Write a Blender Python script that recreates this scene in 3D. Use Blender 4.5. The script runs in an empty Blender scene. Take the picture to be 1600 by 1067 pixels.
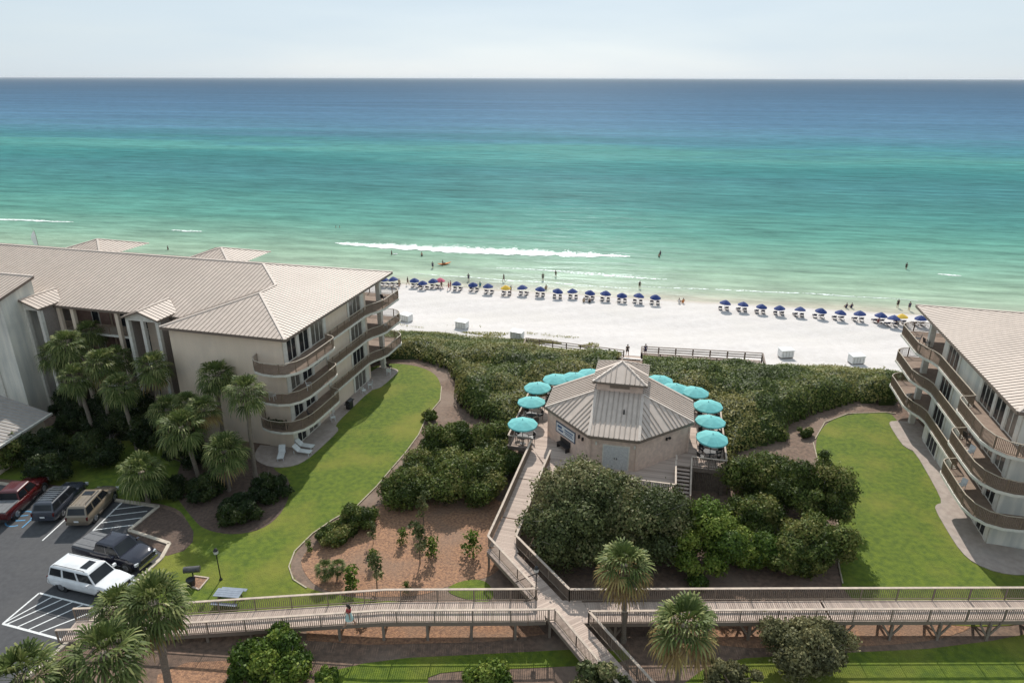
import bpy, math, random
import numpy as np
from mathutils import Vector, Matrix
R = math.radians
random.seed(7)
rng = np.random.default_rng(11)
scene = bpy.context.scene
C = scene.collection
# ---------------------------------------------------------------- camera
CAM_H = 33.0; PITCH = 21.11; FPX = 1067.0
cp, sp_ = math.cos(R(PITCH)), math.sin(R(PITCH))
def G(px, py, z=0.0):
    """survey helper: where the sight line through a photo point meets height z"""
    v = 533.5 - py; u = px - 800
    dy = FPX*cp + v*sp_; dz = -FPX*sp_ + v*cp
    t = (z - CAM_H)/dz
    return Vector((u*t, dy*t, z))
def GY(px, py, Y):
    v = 533.5 - py; u = px - 800
    dy = FPX*cp + v*sp_; dz = -FPX*sp_ + v*cp
    t = Y/dy
    return Vector((u*t, Y, CAM_H + dz*t))
cam = bpy.data.cameras.new('camera'); camo = bpy.data.objects.new('camera', cam); C.objects.link(camo)
cam.lens = 24.0; cam.sensor_width = 36.0; cam.clip_end = 90000; cam.clip_start = 0.5
camo.location = (0, 0, CAM_H)
camo.rotation_euler = (Matrix.Rotation(R(90-PITCH), 3, 'X') @ Matrix.Rotation(R(0.12), 3, 'Z')).to_euler()
scene.camera = camo
# ---------------------------------------------------------------- light
SUN_EL = 40; SUN_AZ = 3.5
w = bpy.data.worlds.new("World"); scene.world = w; w.use_nodes = True
nt = w.node_tree; nt.nodes.clear()
sky = nt.nodes.new('ShaderNodeTexSky'); sky.sky_type = 'NISHITA'; sky.sun_disc = False
sky.sun_elevation = R(SUN_EL); sky.sun_rotation = R(SUN_AZ); sky.air_density = 1.0; sky.dust_density = 0.7; sky.ozone_density = 1.2
bg = nt.nodes.new('ShaderNodeBackground'); bg.inputs[1].default_value = 0.106
hsv = nt.nodes.new('ShaderNodeHueSaturation'); hsv.inputs['Saturation'].default_value = 0.5
ow = nt.nodes.new('ShaderNodeOutputWorld')
nt.links.new(sky.outputs[0], hsv.inputs['Color']); 
tcw = nt.nodes.new('ShaderNodeTexCoord'); mpw = nt.nodes.new('ShaderNodeMapping'); mpw.inputs['Scale'].default_value = (1,1,7)
nzw = nt.nodes.new('ShaderNodeTexNoise'); nzw.inputs['Scale'].default_value = 2.2; nzw.inputs['Detail'].default_value = 5
nt.links.new(tcw.outputs['Generated'], mpw.inputs[0]); nt.links.new(mpw.outputs[0], nzw.inputs['Vector'])
mrw = nt.nodes.new('ShaderNodeMapRange'); mrw.inputs[1].default_value = .35; mrw.inputs[2].default_value = .8; mrw.inputs[3].default_value = .66; mrw.inputs[4].default_value = .90
nt.links.new(nzw.outputs['Fac'], mrw.inputs[0])
mxw = nt.nodes.new('ShaderNodeMixRGB'); mxw.inputs[2].default_value = (5.7, 6.95, 8.0, 1)   # thin high veil of cloud
nt.links.new(mrw.outputs[0], mxw.inputs[0]); nt.links.new(hsv.outputs[0], mxw.inputs[1]); nt.links.new(mxw.outputs[0], bg.inputs[0]); nt.links.new(bg.outputs[0], ow.inputs[0])
sl = bpy.data.lights.new('sun', 'SUN'); sl.energy = 4.7; sl.angle = R(0.55); sl.color = (1.0, 0.955, 0.885)
so = bpy.data.objects.new('sun', sl); C.objects.link(so); so.location = (0, 60, 80)
so.rotation_euler = Vector((math.sin(R(SUN_AZ))*math.cos(R(SUN_EL)), math.cos(R(SUN_AZ))*math.cos(R(SUN_EL)), math.sin(R(SUN_EL)))).to_track_quat('Z', 'Y').to_euler()
scene.view_settings.view_transform = 'Standard'; scene.view_settings.look = 'None'
scene.view_settings.exposure = 0.0; scene.view_settings.gamma = 1.0
scene.cycles.max_bounces = 6; scene.cycles.diffuse_bounces = 3; scene.cycles.glossy_bounces = 3
scene.cycles.transparent_max_bounces = 6
# ---------------------------------------------------------------- materials
MATS = {}
def mat(name, col, rough=0.7, col2=None, scale=8.0, amt=0.5, bump=0.0, bscale=None, metal=0.0, spec=0.5, tint=False, detail=4.0, stretch=None, big=None, coat=0.0, ramp=(0.35, 0.65), bdist=0.02):
    if name in MATS: return MATS[name]
    m = bpy.data.materials.new(name); m.use_nodes = True; n = m.node_tree; L = n.links
    b = n.nodes['Principled BSDF']
    b.inputs['Roughness'].default_value = rough; b.inputs['Metallic'].default_value = metal
    b.inputs['Specular IOR Level'].default_value = spec
    b.inputs['Coat Weight'].default_value = coat
    tc = n.nodes.new('ShaderNodeTexCoord'); vec = tc.outputs['Object']
    if stretch:
        mp = n.nodes.new('ShaderNodeMapping'); mp.inputs['Scale'].default_value = stretch
        L.new(vec, mp.inputs[0]); vec = mp.outputs[0]
    if col2 is None: col2 = tuple(c*0.8 for c in col)
    out = None
    if tint:
        at = n.nodes.new('ShaderNodeAttribute'); at.attribute_name = 'tint'
        mx = n.nodes.new('ShaderNodeMixRGB'); mx.inputs[1].default_value = (*col, 1); mx.inputs[2].default_value = (*col2, 1)
        L.new(at.outputs['Fac'], mx.inputs[0]); out = mx.outputs[0]
    else:
        no = n.nodes.new('ShaderNodeTexNoise'); no.inputs['Scale'].default_value = scale; no.inputs['Detail'].default_value = detail
        L.new(vec, no.inputs['Vector'])
        rp = n.nodes.new('ShaderNodeMapRange'); rp.inputs[1].default_value = ramp[0]; rp.inputs[2].default_value = ramp[1]
        rp.inputs[4].default_value = amt*2 if amt < .5 else 1.0
        L.new(no.outputs['Fac'], rp.inputs[0])
        mx = n.nodes.new('ShaderNodeMixRGB'); mx.inputs[1].default_value = (*col, 1); mx.inputs[2].default_value = (*col2, 1)
        L.new(rp.outputs[0], mx.inputs[0]); out = mx.outputs[0]
    if big:
        c3, s3, lo, hi, k = big
        n2 = n.nodes.new('ShaderNodeTexNoise'); n2.inputs['Scale'].default_value = s3; n2.inputs['Detail'].default_value = 3
        L.new(tc.outputs['Object'], n2.inputs['Vector'])
        r2 = n.nodes.new('ShaderNodeMapRange'); r2.inputs[1].default_value = lo; r2.inputs[2].default_value = hi; r2.inputs[4].default_value = k
        L.new(n2.outputs['Fac'], r2.inputs[0])
        m2 = n.nodes.new('ShaderNodeMixRGB'); L.new(r2.outputs[0], m2.inputs[0]); L.new(out, m2.inputs[1]); m2.inputs[2].default_value = (*c3, 1)
        out = m2.outputs[0]
    L.new(out, b.inputs['Base Color'])
    if bump > 0:
        nb = n.nodes.new('ShaderNodeTexNoise'); nb.inputs['Scale'].default_value = bscale or scale*2; nb.inputs['Detail'].default_value = 4
        L.new(vec, nb.inputs['Vector'])
        bp = n.nodes.new('ShaderNodeBump'); bp.inputs['Strength'].default_value = bump; bp.inputs['Distance'].default_value = bdist
        L.new(nb.outputs['Fac'], bp.inputs['Height']); L.new(bp.outputs[0], b.inputs['Normal'])
    MATS[name] = m
    return m
# ---------------------------------------------------------------- mesh helpers
class MB:
    def __init__(s): s.v = []; s.f = []; s.t = []; s.m = []; s.cur = 0; s.tint = 0.5
    def add(s, vs, fs):
        o = len(s.v); s.v += [tuple(p) for p in vs]; s.t += [s.tint]*len(vs)
        for f in fs: s.f.append(tuple(i+o for i in f)); s.m.append(s.cur)
    def hexa(s, p):
        s.add(p, [(0,3,2,1),(4,5,6,7),(0,1,5,4),(1,2,6,5),(2,3,7,6),(3,0,4,7)])
    def box(s, x0, x1, y0, y1, z0, z1, T=None):
        p = [(x0,y0,z0),(x1,y0,z0),(x1,y1,z0),(x0,y1,z0),(x0,y0,z1),(x1,y0,z1),(x1,y1,z1),(x0,y1,z1)]
        if T: p = [T(*q) for q in p]
        s.hexa(p)
    def bar(s, a, b, wd, ht, up=(0,0,1)):
        a = Vector(a); b = Vector(b); d = (b-a).normalized(); up = Vector(up)
        if abs(d.dot(up)) > .98: up = Vector((0,1,0))
        sx = d.cross(up).normalized()*wd/2; uz = sx.cross(d).normalized()*ht/2
        s.hexa([a-sx-uz, a+sx-uz, b+sx-uz, b-sx-uz, a-sx+uz, a+sx+uz, b+sx+uz, b-sx+uz])
    def tube(s, pts, rad, n=8, cap=True):
        pts = [Vector(p) for p in pts]
        if not hasattr(rad, '__len__'): rad = [rad]*len(pts)
        vs = []; fs = []
        for i, p in enumerate(pts):
            d = (pts[min(i+1, len(pts)-1)] - pts[max(i-1, 0)]).normalized()
            ref = Vector((0,0,1)) if abs(d.z) < .9 else Vector((1,0,0))
            a = d.cross(ref).normalized(); b = d.cross(a)
            for k in range(n):
                an = 2*math.pi*k/n; vs.append(p + (a*math.cos(an)+b*math.sin(an))*rad[i])
        for i in range(len(pts)-1):
            for k in range(n):
                fs.append((i*n+k, i*n+(k+1) % n, (i+1)*n+(k+1) % n, (i+1)*n+k))
        if cap: fs.append(tuple(range(n))[::-1]); fs.append(tuple((len(pts)-1)*n+k for k in range(n)))
        s.add(vs, fs)
    def lathe(s, prof, n=16, c=(0,0,0)):
        vs = []; fs = []
        for r, z in prof:
            for k in range(n):
                an = 2*math.pi*k/n; vs.append((c[0]+r*math.cos(an), c[1]+r*math.sin(an), c[2]+z))
        for i in range(len(prof)-1):
            for k in range(n): fs.append((i*n+k, i*n+(k+1) % n, (i+1)*n+(k+1) % n, (i+1)*n+k))
        s.add(vs, fs)
    def prism(s, poly, z0, z1, T=None):
        n = len(poly)
        f = T or (lambda x, y, z: (x, y, z))
        a = [f(p[0], p[1], z0) for p in poly]; b = [f(p[0], p[1], z1) for p in poly]
        s.add(a+b, [tuple(range(n))[::-1], tuple(range(n, 2*n))] + [(i, (i+1) % n, n+(i+1) % n, n+i) for i in range(n)])
    def poly(s, pts): s.add(pts, [tuple(range(len(pts)))])
def mesh_from(name, v, f, mats, tint=None, mi=None, smooth=False):
    me = bpy.data.meshes.new(name)
    me.from_pydata(v, [], f)
    for m in (mats if isinstance(mats, (list, tuple)) else [mats]): me.materials.append(m)
    if mi is not None and len(set(mi)) > 1: me.polygons.foreach_set('material_index', mi)
    if tint is not None:
        a = me.attributes.new('tint', 'FLOAT', 'POINT'); a.data.foreach_set('value', np.asarray(tint, dtype=np.float32))
    if smooth: me.polygons.foreach_set('use_smooth', [True]*len(me.polygons))
    me.update()
    return me
def obj(name, mb, mats, parent=None, smooth=False, label=None):
    me = mesh_from(name, mb.v, mb.f, mats, mb.t, mb.m, smooth)
    o = bpy.data.objects.new(name, me); C.objects.link(o)
    if parent: o.parent = parent
    if label: o['label'] = label
    return o
def tag(o, label, cat, group=None):
    o['label'] = label; o['category'] = cat
    if group: o['group'] = group
    return o
def thing(name, label, cat, loc=(0,0,0), rotz=0, group=None):
    o = bpy.data.objects.new(name, None); C.objects.link(o); o.empty_display_size = .3
    o.location = loc; o.rotation_euler = (0, 0, rotz)
    return tag(o, label, cat, group)
def struct(name, mb, m, smooth=False):
    o = obj(name, mb, m, None, smooth); o['kind'] = 'structure'; return o
KIDS = {}
def kids(o):
    return [c for c in C.objects if c.parent == o]
def dup(root, loc, rotz=0, label=None, group=None, scale=1.0, tree=None, cat=None):
    if root.name not in KIDS: KIDS[root.name] = [(c, kids(c)) for c in kids(root)]
    r = root.copy(); C.objects.link(r); r.location = loc; r.rotation_euler = (0, 0, rotz)
    r.scale = (scale,)*3 if not hasattr(scale, '__len__') else scale
    if label: r['label'] = label
    if group: r['group'] = group
    if cat: r['category'] = cat
    for ch, gs in KIDS[root.name]:
        c = ch.copy(); C.objects.link(c); c.parent = r
        for g in gs: d = g.copy(); C.objects.link(d); d.parent = c
    return r
ORD = ['first','second','third','fourth','fifth','sixth','seventh','eighth','ninth','tenth','eleventh','twelfth','thirteenth','fourteenth','fifteenth','sixteenth','seventeenth','eighteenth','nineteenth','twentieth']
# material library
M_roof = mat('roof_metal', (.61,.50,.42), .55, (.53,.435,.365), scale=1.6, amt=.5, spec=.3, stretch=(1,1,1), big=((.50,.41,.345), .22, .45, .7, .7))
M_cap = mat('ridge_metal', (.62,.52,.44), .5, (.55,.46,.39), 2)
M_seam_shade = mat('shaded_seam_metal', (.40,.325,.27), .6, (.34,.275,.225), 2)  # rib shading put into a darker metal for the seams
M_fascia = mat('fascia', (.20,.15,.115), .6)
M_stucco = mat('cream_stucco', (.78,.63,.485), .9, (.72,.58,.445), 1.5, stretch=(1,1,.12), bump=.3, bscale=30, big=((.53,.45,.375), .35, .5, .75, .5))
M_stucco2 = mat('grey_stucco', (.77,.725,.62), .9, (.55,.54,.48), 1.5, stretch=(1,1,.12), bump=.3, bscale=30, big=((.44,.43,.39), .35, .5, .75, .5))
M_pink = mat('pink_siding', (.74,.55,.44), .85, (.60,.44,.355), 3, big=((.42,.31,.26), .6, .5, .75, .5))
M_trim = mat('white_trim', (.72,.68,.60), .6, (.62,.58,.50), 3)
M_glass = mat('dark_glass', (.012,.014,.018), .1, (.025,.028,.03), .7, spec=.28)
M_drape = mat('window_blind', (.17,.15,.125), .15, (.11,.10,.085), 3)
M_rail = mat('bronze_rail', (.25,.18,.125), .55, (.20,.14,.10), 6)
M_railtop = mat('tan_rail', (.50,.42,.33), .5)
M_floor = mat('balcony_tile', (.27,.19,.14), .8, (.21,.145,.105), 2)
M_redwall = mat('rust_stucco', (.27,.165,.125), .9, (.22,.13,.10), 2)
M_wood = mat('weathered_wood', (.27,.21,.165), .85, (.19,.15,.115), 5, tint=True)
M_woodcap = mat('rail_cap_wood', (.56,.45,.355), .8, (.42,.34,.28), 3, stretch=(1,1,1))
M_wooddk = mat('dark_wood', (.20,.15,.115), .85, (.12,.09,.07), 5)
M_trunk = mat('palm_bark', (.26,.21,.165), .95, (.15,.12,.09), 9, bump=.6, bscale=14, stretch=(1,1,3))
M_bark = mat('bark', (.16,.12,.09), .95, (.09,.07,.05), 8, bump=.5)
M_conc = mat('concrete', (.40,.33,.285), .9, (.32,.26,.225), 2, bump=.2, big=((.36,.32,.285), .5, .5, .75, .6))
M_white = mat('white_plastic', (.75,.75,.73), .5, (.66,.66,.65), 4)
M_black = mat('black_metal', (.02,.02,.022), .45)
M_dkplastic = mat('dark_plastic', (.035,.03,.03), .5)
# ---------------------------------------------------------------- terrain
AX = Vector((.98, -.196, 0)); NX = Vector((.196, .98, 0))
def an(a, n): return (AX.x*a + NX.x*n, AX.y*a + NX.y*n)
def nof(x, y): return .196*x + .98*y
def sm(e0, e1, x):
    t = min(1, max(0, (x-e0)/(e1-e0))); return t*t*(3-2*t)
def tz(x, y):
    n = nof(x, y)
    return -5.0*sm(76, 98, n) - 1.0*sm(98, 112, n) - .75*sm(116, 133, n) - 3.0*sm(133, 170, n)
WATER_Z = -6.62
def grid(nlist, alist, bumpy=0):
    mb = MB(); vs = []
    for n in nlist:
        for a in alist:
            x, y = an(a, n); z = tz(x, y)-(.16*sm(83, 86, n) if not bumpy else 0)
            if bumpy: z += bumpy*(math.sin(a*1.7+n*.9)*.5+math.sin(a*.63-n*1.3)+math.sin(a*.21+n*.37+2))*sm(96, 99, n)*(1-sm(122, 128, n))
            vs.append((x, y, z))
    W = len(alist); fs = [(i*W+j, i*W+j+1, (i+1)*W+j+1, (i+1)*W+j) for i in range(len(nlist)-1) for j in range(W-1)]
    mb.add(vs, fs); return mb
M_soil = mat('mulch_soil', (.21,.135,.095), .95, (.115,.078,.058), 3.0, bump=.8, bscale=9, bdist=.05, detail=8, big=((.26,.19,.145), .18, .48, .66, .7))
al = [-1500,-600,-300]+list(range(-160, 200, 8))+[300,600,1500]
struct('ground', grid([-600,-200,-60,0,40,70]+[76+1.0*i for i in range(22)], al), M_soil)
# sand
M_sand = mat('white_sand', (.61,.57,.545), .95, (.56,.52,.495), .9, bump=.8, bscale=2.6, bdist=.12, detail=8, big=((.57,.53,.49), .12, .45, .7, .6))
def wet_sand(m):
    n = m.node_tree; L = n.links; b = n.nodes['Principled BSDF']
    src = b.inputs['Base Color'].links[0].from_socket
    tc = n.nodes.new('ShaderNodeTexCoord'); dp = n.nodes.new('ShaderNodeVectorMath'); dp.operation = 'DOT_PRODUCT'
    dp.inputs[1].default_value = (.196, .98, 0); L.new(tc.outputs['Object'], dp.inputs[0])
    no = n.nodes.new('ShaderNodeTexNoise'); no.inputs['Scale'].default_value = .12; L.new(tc.outputs['Object'], no.inputs['Vector'])
    ma = n.nodes.new('ShaderNodeMath'); ma.operation = 'MULTIPLY_ADD'; ma.inputs[1].default_value = 3.5; L.new(no.outputs['Fac'], ma.inputs[0]); L.new(dp.outputs['Value'], ma.inputs[2])
    mr = n.nodes.new('ShaderNodeMapRange'); mr.inputs[1].default_value = 128.3; mr.inputs[2].default_value = 130.6; L.new(ma.outputs[0], mr.inputs[0])
    mx = n.nodes.new('ShaderNodeMixRGB'); L.new(mr.outputs[0], mx.inputs[0]); L.new(src, mx.inputs[1]); mx.inputs[2].default_value = (.46,.40,.33,1)
    L.new(mx.outputs[0], b.inputs['Base Color'])
wet_sand(M_sand)
al2 = [-1500,-600,-300]+[-160+2*i for i in range(180)]+[300,600,1500]
struct('beach', grid([86.5+.75*i for i in range(62)]+[140,170], al2, .05), M_sand, True)
# ---------------------------------------------------------------- sea
m = bpy.data.materials.new('sea_water'); m.use_nodes = True; n = m.node_tree; L = n.links; b = n.nodes['Principled BSDF']
tc = n.nodes.new('ShaderNodeTexCoord')
def dot(v):
    d = n.nodes.new('ShaderNodeVectorMath'); d.operation = 'DOT_PRODUCT'; d.inputs[1].default_value = v
    L.new(tc.outputs['Object'], d.inputs[0]); return d.outputs['Value']
dn = dot((.196*.985, .985, 0)); da = dot((.98, -.196, 0))
comb = n.nodes.new('ShaderNodeCombineXYZ'); L.new(da, comb.inputs[0]); L.new(dn, comb.inputs[1])
def math_(op, a, b_=None, c=None):
    k = n.nodes.new('ShaderNodeMath'); k.operation = op
    for i, x in enumerate((a, b_, c)):
        if x is None: continue
        if isinstance(x, (int, float)): k.inputs[i].default_value = x
        else: L.new(x, k.inputs[i])
    return k.outputs[0]
def noise(scale, sc, det=3, rough=.5):
    mp = n.nodes.new('ShaderNodeMapping'); mp.inputs['Scale'].default_value = sc; L.new(comb.outputs[0], mp.inputs[0])
    k = n.nodes.new('ShaderNodeTexNoise'); k.inputs['Scale'].default_value = scale; k.inputs['Detail'].default_value = det; k.inputs['Roughness'].default_value = rough
    L.new(mp.outputs[0], k.inputs['Vector']); return k.outputs['Fac']
# log distance from the shore line (n=131) drives the depth colour
lg = math_('LOGARITHM', math_('MAXIMUM', math_('SUBTRACT', dn, 128.5), 1.0), 10.0)
warp = noise(1.0, (.006, .02, 1), 4)
lw = math_('ADD', lg, math_('MULTIPLY', math_('SUBTRACT', warp, .5), .30))
fac = math_('DIVIDE', lw, 4.0)
cr = n.nodes.new('ShaderNodeValToRGB'); L.new(fac, cr.inputs[0]); e = cr.color_ramp
def stops(lst):
    while len(e.elements) > 1: e.elements.remove(e.elements[0])
    for i, (p, c) in enumerate(lst):
        if i == 0: el = e.elements[0]; el.position = p
        else: el = e.elements.new(p)
        el.color = (*c, 1)
def lp(nn): return math.log10(max(nn-128.5, 1))/4.0
stops([(lp(131), (.45,.42,.32)), (lp(136), (.33,.40,.285)), (lp(150), (.245,.37,.255)), (lp(166), (.165,.325,.235)), (lp(190), (.085,.26,.20)),
       (lp(225), (.050,.205,.18)), (lp(300), (.040,.175,.18)), (lp(345), (.032,.19,.185)), (lp(400), (.062,.235,.21)), (lp(460), (.042,.18,.21)), (lp(560), (.064,.175,.25)),
       (lp(700), (.060,.155,.245)), (lp(1100), (.050,.128,.215)), (lp(2600), (.036,.095,.165)), (1.0, (.030,.080,.13))])
fine = noise(1.0, (.05, .22, 1), 9, .78)
streak = noise(1.0, (.0016, .017, 1), 10, .72)
k1 = math_('MULTIPLY_ADD', math_('SUBTRACT', fine, .5), 2.3, 1.0)  # ripple glitter, dark ripples and whitecap speckle put into the water colour
k2 = math_('MULTIPLY_ADD', math_('SUBTRACT', streak, .5), 1.1, 1.0)
kk = math_('MULTIPLY', k1, k2)
mv = n.nodes.new('ShaderNodeVectorMath'); mv.operation = 'SCALE'; L.new(cr.outputs[0], mv.inputs[0]); L.new(kk, mv.inputs['Scale'])
n.nodes.remove(b); b = n.nodes.new('ShaderNodeBsdfDiffuse'); gl = n.nodes.new('ShaderNodeBsdfGlossy'); gl.inputs['Roughness'].default_value = .22; gl.inputs['Color'].default_value = (.8,.9,1,1)
ms = n.nodes.new('ShaderNodeMixShader'); ms.inputs[0].default_value = .035; L.new(b.outputs[0], ms.inputs[1]); L.new(gl.outputs[0], ms.inputs[2]); L.new(ms.outputs[0], n.nodes['Material Output'].inputs[0])
hs = n.nodes.new('ShaderNodeHueSaturation'); hs.inputs['Saturation'].default_value = .90; L.new(mv.outputs[0], hs.inputs['Color']); L.new(hs.outputs[0], b.inputs['Color'])
hb = math_('ADD', math_('MULTIPLY', fine, .5), noise(1.0, (.08, .3, 1), 3))
bp = n.nodes.new('ShaderNodeBump'); bp.inputs['Strength'].default_value = .55; bp.inputs['Distance'].default_value = .6
L.new(hb, bp.inputs['Height']); L.new(bp.outputs[0], b.inputs['Normal']); L.new(bp.outputs[0], gl.inputs['Normal'])
M_sea = m
mb = MB(); 
def seag(nl, al_):
    vs = [(*an(a, q), WATER_Z) for q in nl for a in al_]; W = len(al_)
    mb.add(vs, [(i*W+j, i*W+j+1, (i+1)*W+j+1, (i+1)*W+j) for i in range(len(nl)-1) for j in range(W-1)])
seag([126, 400, 2000, 44000], [-44000, -2000, 0, 2000, 44000])
struct('water', mb, M_sea)
# breakers and foam lines
M_foam = mat('sea_foam', (.80,.84,.80), .7, (.62,.74,.68), 3, bump=.5, bscale=5, bdist=.08)
from mathutils import noise as mnoise
def foam(name, a0, a1, n0, width, thr, h=.18, seed=0, cell=.22):
    mb = MB(); V = {}; vs = []; fs = []
    na = int((a1-a0)/cell); nn = int(width*2/cell)
    for i in range(na):
        a = a0+i*cell; t = i/na; env = math.sin(math.pi*min(1, max(0, t)))**.5
        cen = n0 + .9*mnoise.noise(Vector((a*.08, seed, 0))) + 1.2*math.sin(a*.05+seed)
        for j in range(nn):
            nnv = (j-nn/2)*cell
            wv = env*width*(.55+.5*mnoise.noise(Vector((a*.35, seed+7, 0))))
            val = mnoise.noise(Vector((a*.7, nnv*1.6, seed)))*.5+mnoise.noise(Vector((a*2.2, nnv*3, seed)))*.75
            lead = 1-abs(nnv/wv) if wv > .05 else -1
            if nnv < 0: lead += .35 if abs(nnv) < wv*.7 else -.5
            if lead*.9+val > thr:
                ids = []
                for di, dj in ((0,0),(1,0),(1,1),(0,1)):
                    key = (i+di, j+dj)
                    if key not in V:
                        V[key] = len(vs); x, y = an(a0+key[0]*cell, cen+(key[1]-nn/2)*cell)
                        q = (key[1]-nn/2)*cell
                        zz = WATER_Z+.03+h*math.exp(-((q+width*.3)/(width*.35))**2)*(.6+.6*mnoise.noise(Vector((key[0]*.5, key[1]*.8, seed))))
                        vs.append((x, y, max(WATER_Z+.03, zz)))
                    ids.append(V[key])
                fs.append(tuple(ids))
    if not fs: return
    mb.add(vs, fs); struct(name, mb, M_foam, True)
def aof(px, py):
    p = G(px, py, WATER_Z); return p.x*AX.x+p.y*AX.y, nof(p.x, p.y)
def foam_px(x0, y0, x1, y1, width, thr, h, seed):
    a0, n0 = aof(x0, y0); a1, n1 = aof(x1, y1)
    foam('breaking_wave', a0, a1, (n0+n1)/2, width, thr, h, seed)
foam_px(522, 380, 985, 402, 7.5, .26, .10, 1)
foam_px(-60, 342, 120, 347, 3.2, .5, .07, 2)
foam_px(268, 360, 312, 364, 2.4, .62, .05, 3)
foam_px(880, 424, 1045, 436, 2.2, .72, .03, 4)
foam_px(770, 420, 1000, 432, 1.8, .76, .04, 9)
foam_px(640, 430, 1000, 446, 1.2, .72, .03, 5)
foam_px(1000, 445, 1440, 472, 1.2, .74, .03, 6)
foam_px(1460, 424, 1500, 428, 2.0, .62, .04, 7)
# ---------------------------------------------------------------- lawns, beds, car park
def smooth_poly(pts, it=2):
    for _ in range(it):
        q = []
        for i in range(len(pts)):
            a = pts[i]; b_ = pts[(i+1) % len(pts)]
            q.append((a[0]*.75+b_[0]*.25, a[1]*.75+b_[1]*.25)); q.append((a[0]*.25+b_[0]*.75, a[1]*.25+b_[1]*.75))
        pts = q
    return pts
def px_poly(pts, z=0): return [tuple(G(x, y, z)[:2]) for x, y in pts]
M_grass = mat('lawn_grass', (.125,.170,.009), .95, (.068,.108,.006), 2.2, bump=1.0, bscale=14, bdist=.06, detail=10, big=((.215,.205,.028), .16, .48, .68, .75))
import bmesh
def tri_sheet(name, poly, z0, z1, m):
    bm = bmesh.new(); vs = [bm.verts.new((x, y, z1)) for x, y in poly]
    f = bm.faces.new(vs); r = bmesh.ops.extrude_face_region(bm, geom=[f])
    for v in [e_ for e_ in r['geom'] if isinstance(e_, bmesh.types.BMVert)]: v.co.z = z0
    bmesh.ops.triangulate(bm, faces=[g for g in bm.faces if len(g.verts) > 4])
    bmesh.ops.recalc_face_normals(bm, faces=bm.faces)
    me = bpy.data.meshes.new(name); bm.to_mesh(me); bm.free(); me.materials.append(m)
    o = bpy.data.objects.new(name, me); C.objects.link(o); o['kind'] = 'structure'; return o
left_lawn = px_poly([(545,590),(585,572),(620,568),(655,573),(680,584),(690,602),(688,626),(668,650),(655,680),(636,706),(612,734),(590,760),(558,792),(522,812),(490,834),(462,862),(453,886),(460,906),(485,922),(530,931),(600,940),(760,948),(850,960),(850,975),(250,985),(180,930),(240,880),(262,868),(300,850),(290,800),(246,786),(190,782),(90,757),(-60,745),(-60,700),(150,650),(250,690),(400,715),(440,735)])
lawn = tri_sheet('lawn', smooth_poly(left_lawn, 2), -.05, .035, M_grass)
tri_sheet('lawn', smooth_poly(px_poly([(1272,690),(1290,660),(1325,646),(1385,643),(1400,650),(1500,800),(1620,880),(1700,960),(1500,985),(1320,940),(1312,880),(1318,845),(1302,785),(1284,740)]), 2), -.05, .035, M_grass)
tri_sheet('lawn', smooth_poly(px_poly([(480,1058),(600,1030),(760,1022),(980,1010),(990,1034),(870,1042),(700,1048),(660,1062),(700,1150),(480,1150)]), 1), -.05, .03, M_grass)
tri_sheet('lawn', smooth_poly(px_poly([(1040,1090),(1120,1030),(1300,1020),(1500,1010),(1700,970),(1900,1150),(1040,1200)]), 1), -.05, .03, M_grass)
tri_sheet('lawn', smooth_poly(px_poly([(690,925),(720,907),(760,905),(775,930),(760,945)]), 2), -.05, .03, M_grass)
M_straw = mat('pine_straw', (.42,.225,.125), .95, (.20,.11,.07), 5.0, bump=1.0, bscale=13, bdist=.07, detail=10, big=((.25,.165,.115), .28, .49, .68, .65))
tri_sheet('mulch_bed', smooth_poly(px_poly([(474,895),(470,870),(500,845),(560,808),(600,785),(650,775),(790,770),(800,850),(780,900),(700,915),(660,932),(560,933),(500,922)]), 2), -.05, .018, M_straw)
tri_sheet('mulch_bed', smooth_poly(px_poly([(1095,968),(1550,960),(1480,1000),(1290,1012),(1095,1010)]), 2), -.05, .018, M_straw)
tri_sheet('mulch_bed', smooth_poly(px_poly([(250,1038),(420,1030),(470,1040),(475,1110),(240,1110)]), 1), -.05, .018, M_straw)
tri_sheet('mulch_bed', smooth_poly(px_poly([(480,975),(830,962),(860,1000),(480,1010)]), 1), -.05, .018, M_straw)
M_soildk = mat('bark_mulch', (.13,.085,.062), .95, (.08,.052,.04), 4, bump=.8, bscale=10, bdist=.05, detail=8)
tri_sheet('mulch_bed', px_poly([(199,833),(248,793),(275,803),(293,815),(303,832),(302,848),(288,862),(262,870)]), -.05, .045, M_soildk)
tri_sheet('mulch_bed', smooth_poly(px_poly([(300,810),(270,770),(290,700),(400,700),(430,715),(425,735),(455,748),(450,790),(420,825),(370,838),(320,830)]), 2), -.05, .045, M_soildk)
# pale edging between turf and mulch
M_edge = mat('stone_edging', (.46,.40,.29), .9, (.32,.26,.18), 6)
def edging(px):
    mb = MB(); pts = [G(x, y, .04) for x, y in px]
    sp2 = []
    for i in range(len(pts)-1):
        for k in range(6): sp2.append(pts[i].lerp(pts[i+1], k/6))
    for a, b_ in zip(sp2[:-1], sp2[1:]): mb.bar(a, b_, .09, .10)
    struct('edging', mb, M_edge)
edging([(690,604),(688,626),(667,651),(654,680),(635,706),(611,734),(589,760),(557,792),(521,812),(489,834),(461,862),(452,886),(459,906),(484,922)])
edging([(1271,690),(1284,740),(1301,785),(1317,842),(1311,880),(1319,916)])
edging([(1400,645),(1385,643),(1325,645),(1289,659),(1271,690)])
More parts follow.
